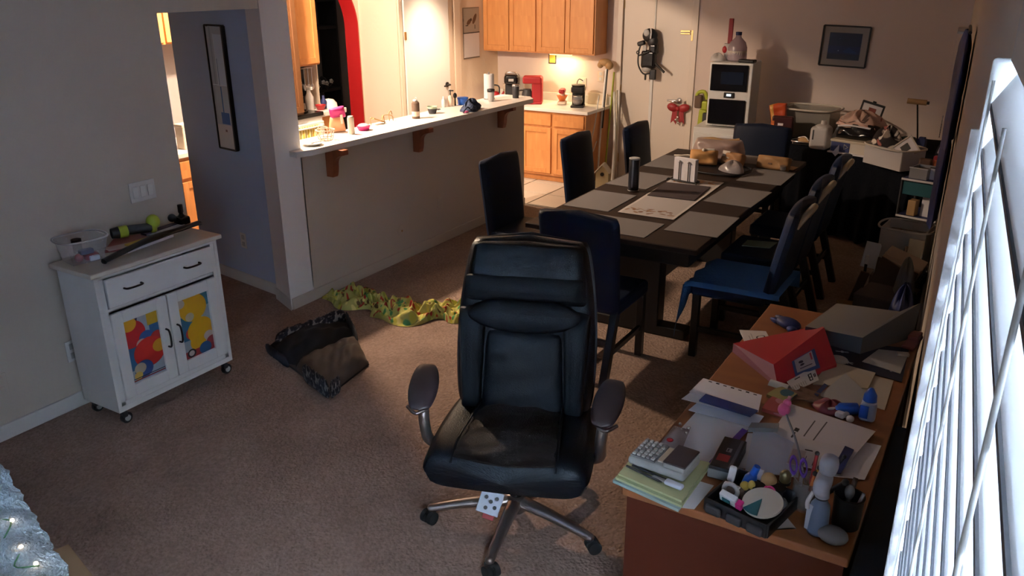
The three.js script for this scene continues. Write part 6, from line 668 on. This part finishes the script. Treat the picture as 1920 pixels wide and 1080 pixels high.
// ---------- office chair ----------
{
  const t = thing('office_chair', 'high-backed black leather swivel chair with bronze-coloured base in the middle of the room', 'chair', [-1.55, 0, -2.6], R(20));
  for (let k = 0; k < 5; k++) {
    const a = R(24 + 72 * k), c = Math.cos(a), s = Math.sin(a);
    const arm = mesh('base_leg', tr(ro(mg(pg(10, 10, (u, v) => { const th = u * 6.2832, w = 0.034 - 0.014 * v, h = 0.026 - 0.008 * v; return [0.03 + 0.34 * v, 0.105 - 0.035 * v * v + h * Math.sin(th), w * Math.cos(th)]; }), sp(0.02, 0.37, 0.07, 0, 1, 0.9, 1)), 0, -a, 0)), M.pewter, t);
    const cs = mesh('caster', mg(cy(0.008, 0.008, 0.05, 0, 0.055, 0, 10), bx(0.05, 0.03, 0.03, 0, 0.048, 0, 0.012)), M.rubber, t); cs.position.set(0.375 * c, 0, 0.375 * s); cs.rotation.y = -a + 0.9;
    for (const q of [-0.018, 0.018]) mesh('wheel', cy(0.029, 0.029, 0.022, 0, 0, 0, 22).rotateX(Math.PI / 2).translate(0.012, 0.0295, q), M.rubber, cs);
  }
  mesh('hub', la([[0, 0.06], [0.045, 0.06], [0.05, 0.11], [0.04, 0.135], [0, 0.135]]), M.pewter, t); mesh('gas_lift', mg(cy(0.028, 0.028, 0.12, 0, 0.18, 0), cy(0.018, 0.018, 0.10, 0, 0.27, 0)), M.black, t); mesh('mechanism', bx(0.22, 0.06, 0.26, 0, 0.325, 0, 0.015), M.black, t);
  mesh('tilt_lever', mg(cy(0.006, 0.006, 0.16, 0, 0, 0, 8).rotateZ(Math.PI / 2).translate(-0.22, 0.30, 0.12), sp(0.014, -0.305, 0.29, 0.12, 1.6, 1, 1)), M.black, t);
  const flat = (g) => ro(g, -Math.PI / 2);
  mesh('seat_cushion', tr(flat(pad({ w: (v) => 0.64 + 0.04 * (1 - v * v) - 0.03 * v, h: 0.60, t: 0.17, p: 9, z: (x, y) => -0.10 * Math.pow(Math.max(0, -y - 0.12), 1.6) * 3 + 0.02 * Math.abs(x) })), 0, 0.405, 0.005), M.leather, t);
  mesh('seat_panel', tr(flat(pad({ w: (v) => 0.40 - 0.05 * v, h: 0.53, t: 0.07, p: 6, wr: 0.005, z: (x, y) => -0.10 * Math.pow(Math.max(0, -y - 0.12), 1.6) * 3 })), 0, 0.472, 0.02), M.leatherW, t);
  for (const s of [-1, 1]) mesh('seat_piping', tu([[s * 0.21, 0.448, 0.285], [s * 0.205, 0.497, 0.20], [s * 0.19, 0.507, 0.0], [s * 0.175, 0.505, -0.22]], 0.006, 24), M.leather, t);
  const L = (g) => tr(ro(g, -0.17), 0, 0.82, -0.27); // leaning back frame
  const back = mesh('backrest', L(pad({ w: (v) => 0.60 - 0.07 * v * v - 0.045 * v, h: 0.80, t: 0.13, p: 9, z: (x, y) => 0.42 * x * x, n: 24, m: 28 })), M.leather, t);
  mesh('headrest_cushion', L(pad({ w: (v) => 0.50 - 0.03 * v, h: 0.27, t: 0.11, p: 4, wr: 0.002, z: (x, y) => 0.42 * x * x }).translate(0, 0.245, 0.055)), M.leather, t);
  mesh('headrest_roll', L(pad({ w: 0.50, h: 0.11, t: 0.10, p: 2.6, z: (x) => 0.42 * x * x, wr: 0.001 }).rotateX(0).translate(0, 0.185, 0.088)), M.leather, t);
  mesh('lumbar_cushion', L(pad({ w: (v) => 0.50 * Math.sqrt(Math.max(0.03, 1 - 0.95 * v * v)), h: 0.15, t: 0.11, p: 3, z: (x, y) => 0.3 * x * x, n: 28 }).translate(0, 0.065, 0.082)), M.leather, t);
  mesh('back_panel', L(pad({ w: (v) => 0.36 - 0.02 * v, h: 0.40, t: 0.10, p: 5, wr: 0.002 }).translate(0, -0.20, 0.06)), M.leather, t);
  for (const s of [-1, 1]) mesh('side_bolster', L(pad({ w: (v) => 0.10 + 0.02 * v, h: 0.50, t: 0.11, p: 4, z: (x) => 0.10 * s * x }).translate(s * 0.225, -0.15, 0.075)), M.leather, t);
  mesh('back_shell', L(pad({ w: (v) => 0.61 - 0.07 * v * v - 0.045 * v, h: 0.81, t: 0.03, p: 12, z: (x) => 0.42 * x * x }).translate(0, 0, -0.055)), M.black, t);
  for (const s of [-1, 1]) {
    mesh('armrest_post', tu([[s * 0.27, 0.36, 0.02], [s * 0.355, 0.40, 0.06], [s * 0.365, 0.50, 0.11], [s * 0.375, 0.60, 0.09]], 0.024, 24, 10), M.pewter, t);
    const ap = mesh('armrest_pad', tr(ro(pad({ w: (v) => 0.125 * Math.sqrt(1 - 0.72 * v * v), h: 0.27, t: 0.05, p: 3 }), -Math.PI / 2 + 0.30, s * -0.14), s * 0.385, 0.645, 0.04), mat([0.055, 0.040, 0.042], 0.33), t);
    mesh('pad_trim', tu([[s * 0.385 - 0.045, 0.597, 0.13], [s * 0.385, 0.585, 0.16], [s * 0.385 + 0.045, 0.597, 0.13]], 0.008, 14), M.pewter, ap);
  }
}
{ const t = thing('dotted_cloth', 'small white cloth with black dots hanging on the swivel chair base', 'cloth', [-1.615, 0.135, -2.49], R(20)); t.rotation.x = R(-38); mesh('cloth', bx(0.10, 0.10, 0.006, 0, 0, 0, 0.003), M.paperB, t); for (const [x, y] of [[-0.022, 0.018], [0.024, 0.022], [0.026, -0.016], [-0.012, -0.026], [0.002, 0.004]]) mesh('dot', cy(0.0085, 0.0085, 0.002, 0, 0, 0, 14).rotateX(Math.PI / 2).translate(x, y, 0.004), M.black, t); mesh('red_edge', bx(0.05, 0.02, 0.006, 0.01, -0.06, -0.004, 0.002), M.redD, t); }
// ---------- white cabinet on casters ----------
{
  const t = thing('rolling_cabinet', 'white rolling cabinet with two doors of colourful circle art against the left wall', 'cabinet', [-3.92, 0, -2.59], Math.PI / 2);
  const w = 0.76, d = 0.31, y0 = 0.085, y1 = 0.85, fz = d / 2;
  mesh('carcass', mg(bl(-w / 2, -w / 2 + 0.02, y0, y1, -fz, fz), bl(w / 2 - 0.02, w / 2, y0, y1, -fz, fz), bl(-w / 2 + 0.02, w / 2 - 0.02, y0, y0 + 0.03, -fz + 0.01, fz), bl(-w / 2 + 0.02, w / 2 - 0.02, y0, y1, -fz, -fz + 0.01), bl(-w / 2 + 0.02, w / 2 - 0.02, y1 - 0.02, y1, -fz + 0.01, fz), bl(-w / 2 + 0.02, w / 2 - 0.02, 0.645, 0.66, -fz + 0.01, fz - 0.01), bl(-w / 2 + 0.021, -w / 2 + 0.046, y0 + 0.031, y1 - 0.021, fz - 0.02, fz - 0.001), bl(w / 2 - 0.046, w / 2 - 0.021, y0 + 0.031, y1 - 0.021, fz - 0.02, fz - 0.001), bl(-w / 2 + 0.021, w / 2 - 0.021, y0 + 0.031, y0 + 0.056, fz - 0.02, fz - 0.001)), M.white, t);
  mesh('top', bx(w + 0.05, 0.025, d + 0.05, 0, y1 + 0.0125, 0, 0.006), mat([0.62, 0.56, 0.48], 0.5), t);
  const dr = mesh('drawer', bx(w - 0.102, 0.152, 0.02, 0, 0.745, fz + 0.002, 0.004), M.white, t);
  for (const x of [-0.185, 0.185]) mesh('handle', tu([[x - 0.05, 0.752, fz + 0.012], [x - 0.045, 0.752, fz + 0.035], [x + 0.045, 0.752, fz + 0.035], [x + 0.05, 0.752, fz + 0.012]], 0.0055, 20), M.black, dr);
  const art = [0, 1].map((k) => ctex(256, 512, (c, W, H) => {
    const circ = (x, y, r, f) => { c.fillStyle = f; c.beginPath(); c.arc(x * W, y * H, r * W, 0, 7); c.fill(); }; c.fillStyle = '#9aa6b4'; c.fillRect(0, 0, W, H);
    if (!k) { c.fillStyle = '#2a5f8a'; c.fillRect(0, 0.38 * H, 0.30 * W, 0.42 * H); c.fillRect(0.72 * W, 0.2 * H, 0.28 * W, 0.2 * H); circ(0.12, 0.02, 0.3, '#2c2550'); c.fillStyle = '#c09a2c'; c.fillRect(0.68 * W, 0, 0.32 * W, 0.2 * H); circ(0.18, 0.24, 0.42, '#b3262c'); circ(0.16, 0.08, 0.22, '#cf9a2a'); circ(0.6, 0.37, 0.22, '#2c5a98'); circ(0.9, 0.42, 0.2, '#a33030'); circ(0.44, 0.44, 0.16, '#b9b2a6'); circ(0.62, 0.60, 0.46, '#b92b26'); circ(0.92, 0.56, 0.2, '#c9922a'); circ(0.38, 0.83, 0.27, '#2d4c82'); circ(0.28, 0.8, 0.17, '#b4a68e'); circ(0.2, 0.9, 0.12, '#c9a44c'); c.fillStyle = '#7e2018'; c.fillRect(0, 0.955 * H, W, 0.02 * H); c.fillStyle = '#1a1414'; c.fillRect(0, 0.93 * H, W, 0.012 * H); }
    else { circ(0.92, 0.05, 0.36, '#1f6786'); c.fillStyle = '#2a6a8c'; c.fillRect(0, 0.36 * H, 0.62 * W, 0.1 * H); c.fillRect(0, 0.3 * H, 0.3 * W, 0.4 * H); circ(0.42, 0.0, 0.34, '#a53b2c'); circ(0.48, 0.2, 0.44, '#c9971f'); circ(0.1, 0.08, 0.14, '#b8b0a8'); circ(0.34, 0.33, 0.14, '#b7ab9c'); circ(0.34, 0.6, 0.2, '#b0343a'); circ(0.62, 0.6, 0.42, '#c8951e'); circ(0.5, 0.78, 0.26, '#c8951e'); circ(0.86, 0.74, 0.16, '#b7a9a4'); circ(0.95, 0.86, 0.2, '#8e2e2e'); c.fillStyle = '#8e2a2a'; c.fillRect(0, 0.88 * H, W, 0.12 * H); circ(0.7, 0.92, 0.2, '#2a557f'); circ(0.24, 0.92, 0.14, '#1c1c22'); circ(0.24, 0.92, 0.09, '#c0b6b0'); }
  }));
  [-1, 1].forEach((s, k) => {
    const dw = 0.328, dh = 0.486, x0 = s < 0 ? -dw - 0.004 : 0.004, yb = 0.147, rail = 0.062;
    const o = mesh('door', mg(bx(rail, dh, 0.02, x0 + rail / 2, yb + dh / 2, fz, 0.003), bx(rail, dh, 0.02, x0 + dw - rail / 2, yb + dh / 2, fz, 0.003), bx(dw - 2 * rail, rail, 0.02, x0 + dw / 2, yb + rail / 2, fz, 0.003), bx(dw - 2 * rail, rail, 0.02, x0 + dw / 2, yb + dh - rail / 2, fz, 0.003)), M.white, t);
    mesh('art_panel', pg(1, 1, (u, v) => [x0 + rail - 0.002 + u * (dw - 2 * rail + 0.004), yb + rail - 0.002 + v * (dh - 2 * rail + 0.004), fz - 0.004]), mat(W_, 0.35, { map: art[k] }), o).userData.label = 'panel of colourful overlapping circles';
    const hx = s < 0 ? -0.035 : 0.038; mesh('handle', tu([[hx, yb + 0.30, fz + 0.01], [hx, yb + 0.295, fz + 0.034], [hx, yb + 0.20, fz + 0.034], [hx, yb + 0.195, fz + 0.01]], 0.0055, 20), M.black, o);
  });
  for (const x of [-w / 2 + 0.04, w / 2 - 0.04]) for (const z of [-fz + 0.03, fz - 0.03]) { const c = mesh('caster', mg(cy(0.012, 0.012, 0.02, 0, 0.078, 0, 12), bx(0.03, 0.035, 0.036, 0, 0.055, 0, 0.008)), M.dark, t); c.position.set(x, 0, z); mesh('wheel', mg(cy(0.031, 0.031, 0.02, 0, 0, 0, 22), cy(0.02, 0.02, 0.026, 0, 0, 0, 18)).rotateX(Math.PI / 2).translate(0.01, 0.031, 0), M.black, c); mesh('wheel_cap', cy(0.017, 0.017, 0.003, 0, 0, 0, 16).rotateX(Math.PI / 2).translate(0.01, 0.031, 0.0148), M.greyL, c); }
}
const CT = 0.876;
{ const t = thing('storage_bin', 'clear plastic bin of odds and ends at the left end of the white cabinet', 'bin', [-3.99, CT, -2.315], R(80)); const q = (s, y) => [[-0.095 * s, y, -0.075 * s], [0.095 * s, y, -0.075 * s], [0.095 * s, y, 0.075 * s], [-0.095 * s, y, 0.075 * s]]; const a = q(0.85, 0.004), b = q(1.08, 0.125); mesh('walls', mg(...[0, 1, 2, 3].map((i) => pg(1, 1, (u, v) => [0, 1, 2].map((k) => (1 - v) * ((1 - u) * a[i][k] + u * a[(i + 1) % 4][k]) + v * ((1 - u) * b[i][k] + u * b[(i + 1) % 4][k])))), bx(0.16, 0.003, 0.127, 0, 0.003, 0)), M.clear, t); mesh('rim', tu(b, 0.005, 60, 8, true), M.frost, t); mesh('contents', mg(bx(0.07, 0.03, 0.05, 0.03, 0.02, 0.02, 0.008), sp(0.022, -0.03, 0.024, 0.02)), M.redD, t); mesh('blue_packet', bx(0.07, 0.025, 0.04, 0.01, 0.05, 0.02, 0.008), M.navyP, t); mesh('lilac_block', bx(0.05, 0.025, 0.03, 0.035, 0.016, 0.045, 0.006), M.paperB, t); }
{ const t = thing('small_jar', 'little jar with a black lid standing in the clear bin on the white cabinet', 'jar', [-3.985, CT + 0.05, -2.29]); mesh('jar', cy(0.022, 0.022, 0.05, 0, 0.025, 0), M.clear, t); mesh('lid', cy(0.025, 0.025, 0.022, 0, 0.06, 0), M.black, t); }
solo('key_coil', 'small coil of silvery wire beside the clear bin', 'wire', mg(...[0, 1, 2, 3].map((i) => new THREE.TorusGeometry(0.018, 0.002, 6, 20).rotateX(Math.PI / 2 - 0.4 + 0.25 * i).translate(0.01 * i, 0.012 + 0.003 * i, 0.008 * (i % 2)))), M.steel, [-3.885, CT, -2.40]);
{ const sh = (name, label, c, l, m, t = 0.003) => solo(name, label, name === 'magazine' ? 'magazine' : 'paper', slab(c, CT + l, t), m); // papers on the cabinet
  sh('magazine', 'reddish magazine lying on the white cabinet under the lime tool', [[-4.0, -2.44], [-3.93, -2.60], [-4.08, -2.80], [-4.15, -2.60]], 0.0, mat([0.35, 0.10, 0.08], 0.4), 0.016);
  sh('paper_sheet', 'pale pink-edged paper on the near side of the cabinet papers', [[-3.96, -2.44], [-3.92, -2.58], [-3.99, -2.62], [-4.03, -2.46]], 0.017, mat([0.55, 0.42, 0.40], 0.7));
  sh('paper_sheet', 'yellow paper strip among the cabinet papers', [[-3.93, -2.54], [-3.96, -2.78], [-3.99, -2.78], [-3.97, -2.54]], 0.021, M.yellow, 0.006);
  sh('paper_sheet', 'grey-white sheet in front of the yellow strip on the white cabinet', [[-3.89, -2.50], [-3.93, -2.82], [-3.97, -2.84], [-3.94, -2.52]], 0.0, M.paper, 0.014);
  sh('magazine', 'long white and dark blue brochure near the right end of the cabinet papers', [[-3.96, -2.74], [-4.0, -2.97], [-4.06, -2.96], [-4.03, -2.72]], 0.0, M.paperB, 0.022);
  sh('magazine', 'dark purple brochure at the back of the cabinet papers', [[-4.03, -2.72], [-4.06, -2.96], [-4.10, -2.95], [-4.08, -2.72]], 0.0, mat([0.09, 0.06, 0.12], 0.4), 0.026); }
{ const t = thing('cordless_tool', 'lime green and black cordless light with a round lime head on the white cabinet', 'tool', [-4.07, CT + 0.03, -2.66], R(72)); mesh('barrel', cy(0.026, 0.026, 0.15, 0, 0, 0).rotateZ(Math.PI / 2 - 0.08).translate(0.03, 0.03, 0), M.dark, t); mesh('collar', cy(0.033, 0.033, 0.045, 0, 0, 0).rotateZ(Math.PI / 2).translate(-0.045, 0.03, 0), M.lime, t); mesh('nose', cy(0.028, 0.033, 0.04, 0, 0, 0).rotateZ(Math.PI / 2).translate(-0.085, 0.03, 0), M.black, t); mesh('head', mg(sp(0.042, 0.125, 0.052, -0.01, 0.9, 1, 0.9), bx(0.04, 0.05, 0.05, 0.115, 0.02, 0, 0.015)), M.lime, t); }
{ const t = thing('black_bottle', 'squat black bottle with a side knob at the back right corner of the white cabinet', 'bottle', [-4.06, CT, -2.985]); mesh('body', mg(bx(0.075, 0.062, 0.07, 0, 0.031, 0, 0.012), la([[0.024, 0.06], [0.012, 0.075], [0.012, 0.09], [0, 0.09]])), M.blackGloss, t); mesh('cap', cy(0.015, 0.015, 0.045, 0, 0.108, 0), M.black, t); mesh('knob', sp(0.024, -0.02, 0.06, 0.05, 1, 1, 1), M.black, t); }
{ const t = thing('mower_blade', 'long black bent mower blade lying along the front edge of the white cabinet', 'blade', [0, CT + 0.006, 0]); mesh('blade', pg(30, 8, (u, v) => { const th = v * 6.2832, x = -3.825 - 0.115 * u + 0.02 * Math.sin(u * 3.14), z = -2.32 - 0.69 * u, y = 0.016 + 0.03 * Math.sin(u * 3.14) + 0.012 * (u > 0.75 ? (u - 0.75) * 4 : 0), w = 0.026 + 0.014 * Math.exp(-(((u - 0.5) / 0.12) ** 2)); return [x + w * Math.cos(th), y + 0.012 * Math.sin(th), z]; }), M.iron, t); for (const p of [[-3.825, 0.012, -2.32], [-3.94, 0.024, -3.01]]) mesh('end', sp(0.02, ...p, 1.05, 0.6, 0.5), M.black, t); }
// ---------- floor things ----------
{
  const t = thing('pet_bed', 'black and dark brown padded dog bed with grey mottled fleece edging on the carpet', 'pet bed', [0, 0, 0]);
  const c = [[-3.84, -3.30], [-3.05, -3.03], [-3.12, -3.46], [-3.72, -3.92]];
  const q = (u, v) => [0, 1].map((i) => (1 - v) * ((1 - u) * c[0][i] + u * c[1][i]) + v * ((1 - u) * c[3][i] + u * c[2][i]));
  const H = (u, v) => 0.012 + 0.15 * Math.pow(Math.sin(Math.PI * Math.min(1, Math.max(0, u))), 0.42) * Math.pow(Math.sin(Math.PI * v), 0.5) * (0.75 + 0.25 * Math.sin(u * 5 + v * 4)) + 0.010 * Math.sin(u * 38 + v * 11) * Math.sin(v * 17) - 0.05 * Math.exp(-(((u - 0.44) / 0.06) ** 2));
  const part = (a, b, n) => pg(n, 24, (s, v) => { const u = a + (b - a) * s + 0.05 * Math.sin(v * 5) * (a > 0 ? 1 - s : b < 1 ? s : 0), [x, z] = q(u, v); return [x, H(u, v), z]; });
  mesh('hood', part(0, 0.5, 20), mat([0.004, 0.004, 0.006], 0.95), t); mesh('cushion', part(0.47, 1, 22), mat([0.060, 0.042, 0.034], 0.55), t);
  const fl = (f, r, n = 60) => pg(n, 14, (u, v) => { const [x, y, z] = f(u), th = v * 6.2832, rr2 = r * (0.8 + 0.4 * fbm(u, v, 24, 2, 61)) * Math.pow(Math.max(0.02, 1 - Math.pow(2 * u - 1, 8)), 0.5); return [x + rr2 * Math.cos(th) * 0.7, Math.max(0.001, y + rr2 * Math.sin(th)), z + rr2 * Math.cos(th) * 0.7]; }, 3, 2);
  const ft = mat(W_, 1, { map: dtex(128, (u, v) => { const n = fbm(u, v, 9, 3, 71); return n > 0.60 ? [128, 122, 120] : n > 0.47 ? [62, 60, 68] : [24, 25, 34]; }, 1) });
  mesh('fleece_edge', fl((u) => { const [x, z] = q(0.62 + 0.4 * u, -0.01); return [x, 0.045, z]; }, 0.06), ft, t);
  mesh('fleece_edge', fl((u) => { const [x, z] = q(1.0, 0.0 + 0.25 * u); return [x + 0.01, 0.04, z]; }, 0.05, 30), ft, t);
  mesh('fleece_edge', fl((u) => { const [x, z] = q(0.02 + 0.04 * Math.sin(u * 3), 0.10 + 0.9 * u); return [x, 0.05, z]; }, 0.06), ft, t);
  mesh('fleece_edge', fl((u) => { const [x, z] = q(0.03 + 0.55 * u, 1.0); return [x, 0.045, z]; }, 0.05), mat([0.03, 0.03, 0.035], 1), t);
  mesh('lining', fl((u) => { const [x, z] = q(0.02 + 0.40 * u, -0.02); return [x, 0.03, z]; }, 0.035, 30), mat([0.02, 0.025, 0.04], 0.9), t);
  mesh('base', slab(c, 0.001, 0.012), M.black, t);
}
{
  const t = thing('throw_blanket', 'crumpled lime green patterned fleece blanket strewn on the carpet below the bar', 'blanket', [0, 0, 0]);
  const sx = new THREE.CatmullRomCurve3([[-4.10, 0, -4.33], [-3.88, 0, -4.22], [-3.62, 0, -4.24], [-3.38, 0, -4.20], [-3.17, 0, -4.38], [-2.90, 0, -4.48]].map((p) => new THREE.Vector3(...p)));
  const map = ctex(512, 128, (c, w, h) => { c.fillStyle = '#aca75c'; c.fillRect(0, 0, w, h); let q = 77; const r = () => ((q = (q * 16807) % 2147483647) / 2147483647); const cols = ['#c8c070', '#8a9038', '#a0301f', '#d8cc7a', '#3f7a44', '#b8b244', '#8f1f1a', '#5a4a24', '#cfc65e']; for (let i = 0; i < 900; i++) { c.fillStyle = cols[Math.floor(r() * 9)]; c.beginPath(); c.ellipse(r() * w, r() * h, 2 + 4 * r(), 2 + 3.5 * r(), r() * 3, 0, 7); c.fill(); } });
  const g = pg(260, 48, (u, v) => {
    const p = sx.getPoint(u), d = sx.getTangent(u), s = 2 * v - 1, wd = 0.145 + 0.035 * Math.sin(u * 15) + 0.03 * Math.sin(u * 31 + 1) * s, e = Math.pow(Math.max(0, 1 - s * s), 0.5) * Math.pow(Math.max(0, 1 - Math.pow(2 * u - 1, 16)), 0.5);
    const wob = 5 * fbm(u, v * 0.3, 12, 2, 81), n = 0.05 + 0.026 * Math.sin(u * 46 + wob * 2 + s * 2.6) + 0.022 * Math.sin(u * 21 - wob * 2.4 + s * 6) + 0.012 * Math.sin(u * 83 + wob * 3 - s * 5);
    return [p.x - d.z * s * wd, 0.004 + Math.max(0.002, n * 1.15) * e, p.z + d.x * s * wd];
  }, 1, 1);
  mesh('fabric', g, mat(W_, 0.95, { map }), t);
}
// ---------- mantel at the lower left of the view ----------
{
  const t = thing('mantel_shelf', 'pale mantel shelf at the lower left corner of the photo', 'shelf', [-1.62, 1.165, -0.715], R(-16.4)); mesh('board', bx(1.2, 0.035, 0.34, -0.1, 0, 0.168, 0.006), M.white, t);
  const strip = (z0, z1, s) => pg(90, 14, (u, v) => { const x = -0.72 + u * 1.2, e = 0.003 * Math.sin(u * 70 + s) + 0.002 * Math.sin(u * 173), z = z0 + (z1 - z0) * v + (v < 0.5 ? e : -e); return [x, 0.018 + 0.028 * Math.pow(Math.sin(Math.PI * (0.06 + 0.88 * v)), 0.5) + 0.005 * Math.sin(u * 60 + v * 6 + s), z]; }, 6, 1);
  const b1 = thing('cotton_batting', 'fluffy white cotton strip with fairy lights along the mantel front edge', 'batting', [-1.62, 1.165, -0.715], R(-16.4)); mesh('batting', strip(-0.006, 0.105, 0), M.batting, b1);
  const b2 = thing('cotton_batting', 'second white cotton strip further back on the mantel', 'batting', [-1.62, 1.165, -0.715], R(-16.4)); mesh('batting', strip(0.145, 0.28, 2), M.batting, b2);
  const f = thing('fairy_lights', 'string of three tiny warm fairy lights on the cotton strip', 'lights', [0, 0, 0]); mesh('wire', tu([[-1.75, 1.205, -0.66], [-1.66, 1.21, -0.645], [-1.60, 1.215, -0.668], [-1.555, 1.205, -0.625], [-1.50, 1.213, -0.633], [-1.47, 1.205, -0.60], [-1.42, 1.213, -0.62]], 0.0016, 40, 6), M.green, f);
  for (const p of [[-1.598, 1.216, -0.670], [-1.500, 1.216, -0.632], [-1.430, 1.214, -0.620]]) { mesh('bulb', sp(0.0042, ...p), mat([1, 0.9, 0.8], 0.4, { emissive: C(1, 0.75, 0.55), emissiveIntensity: 6 }), f); const l = new THREE.PointLight(C(1, 0.7, 0.45), 0.0006, 0, 2); l.position.set(p[0], p[1] + 0.012, p[2]); l.shadow.radius = 0.2; l.castShadow = true; l.name = 'fairy_glow'; scene.add(l); }
  const c = thing('cardboard_box', 'tan cardboard box on the floor just below the mantel edge', 'box', [-2.21, 0, -0.93], R(-14)); mesh('carton', bx(0.50, 0.50, 0.34, 0, 0.25, 0, 0.004), M.card, c); mesh('flap', bx(0.245, 0.004, 0.34, -0.125, 0.502, 0, 0.001), M.card, c); mesh('flap', bx(0.245, 0.004, 0.34, 0.125, 0.502, 0, 0.001), M.card, c);
}
renderer.render(scene, camera);
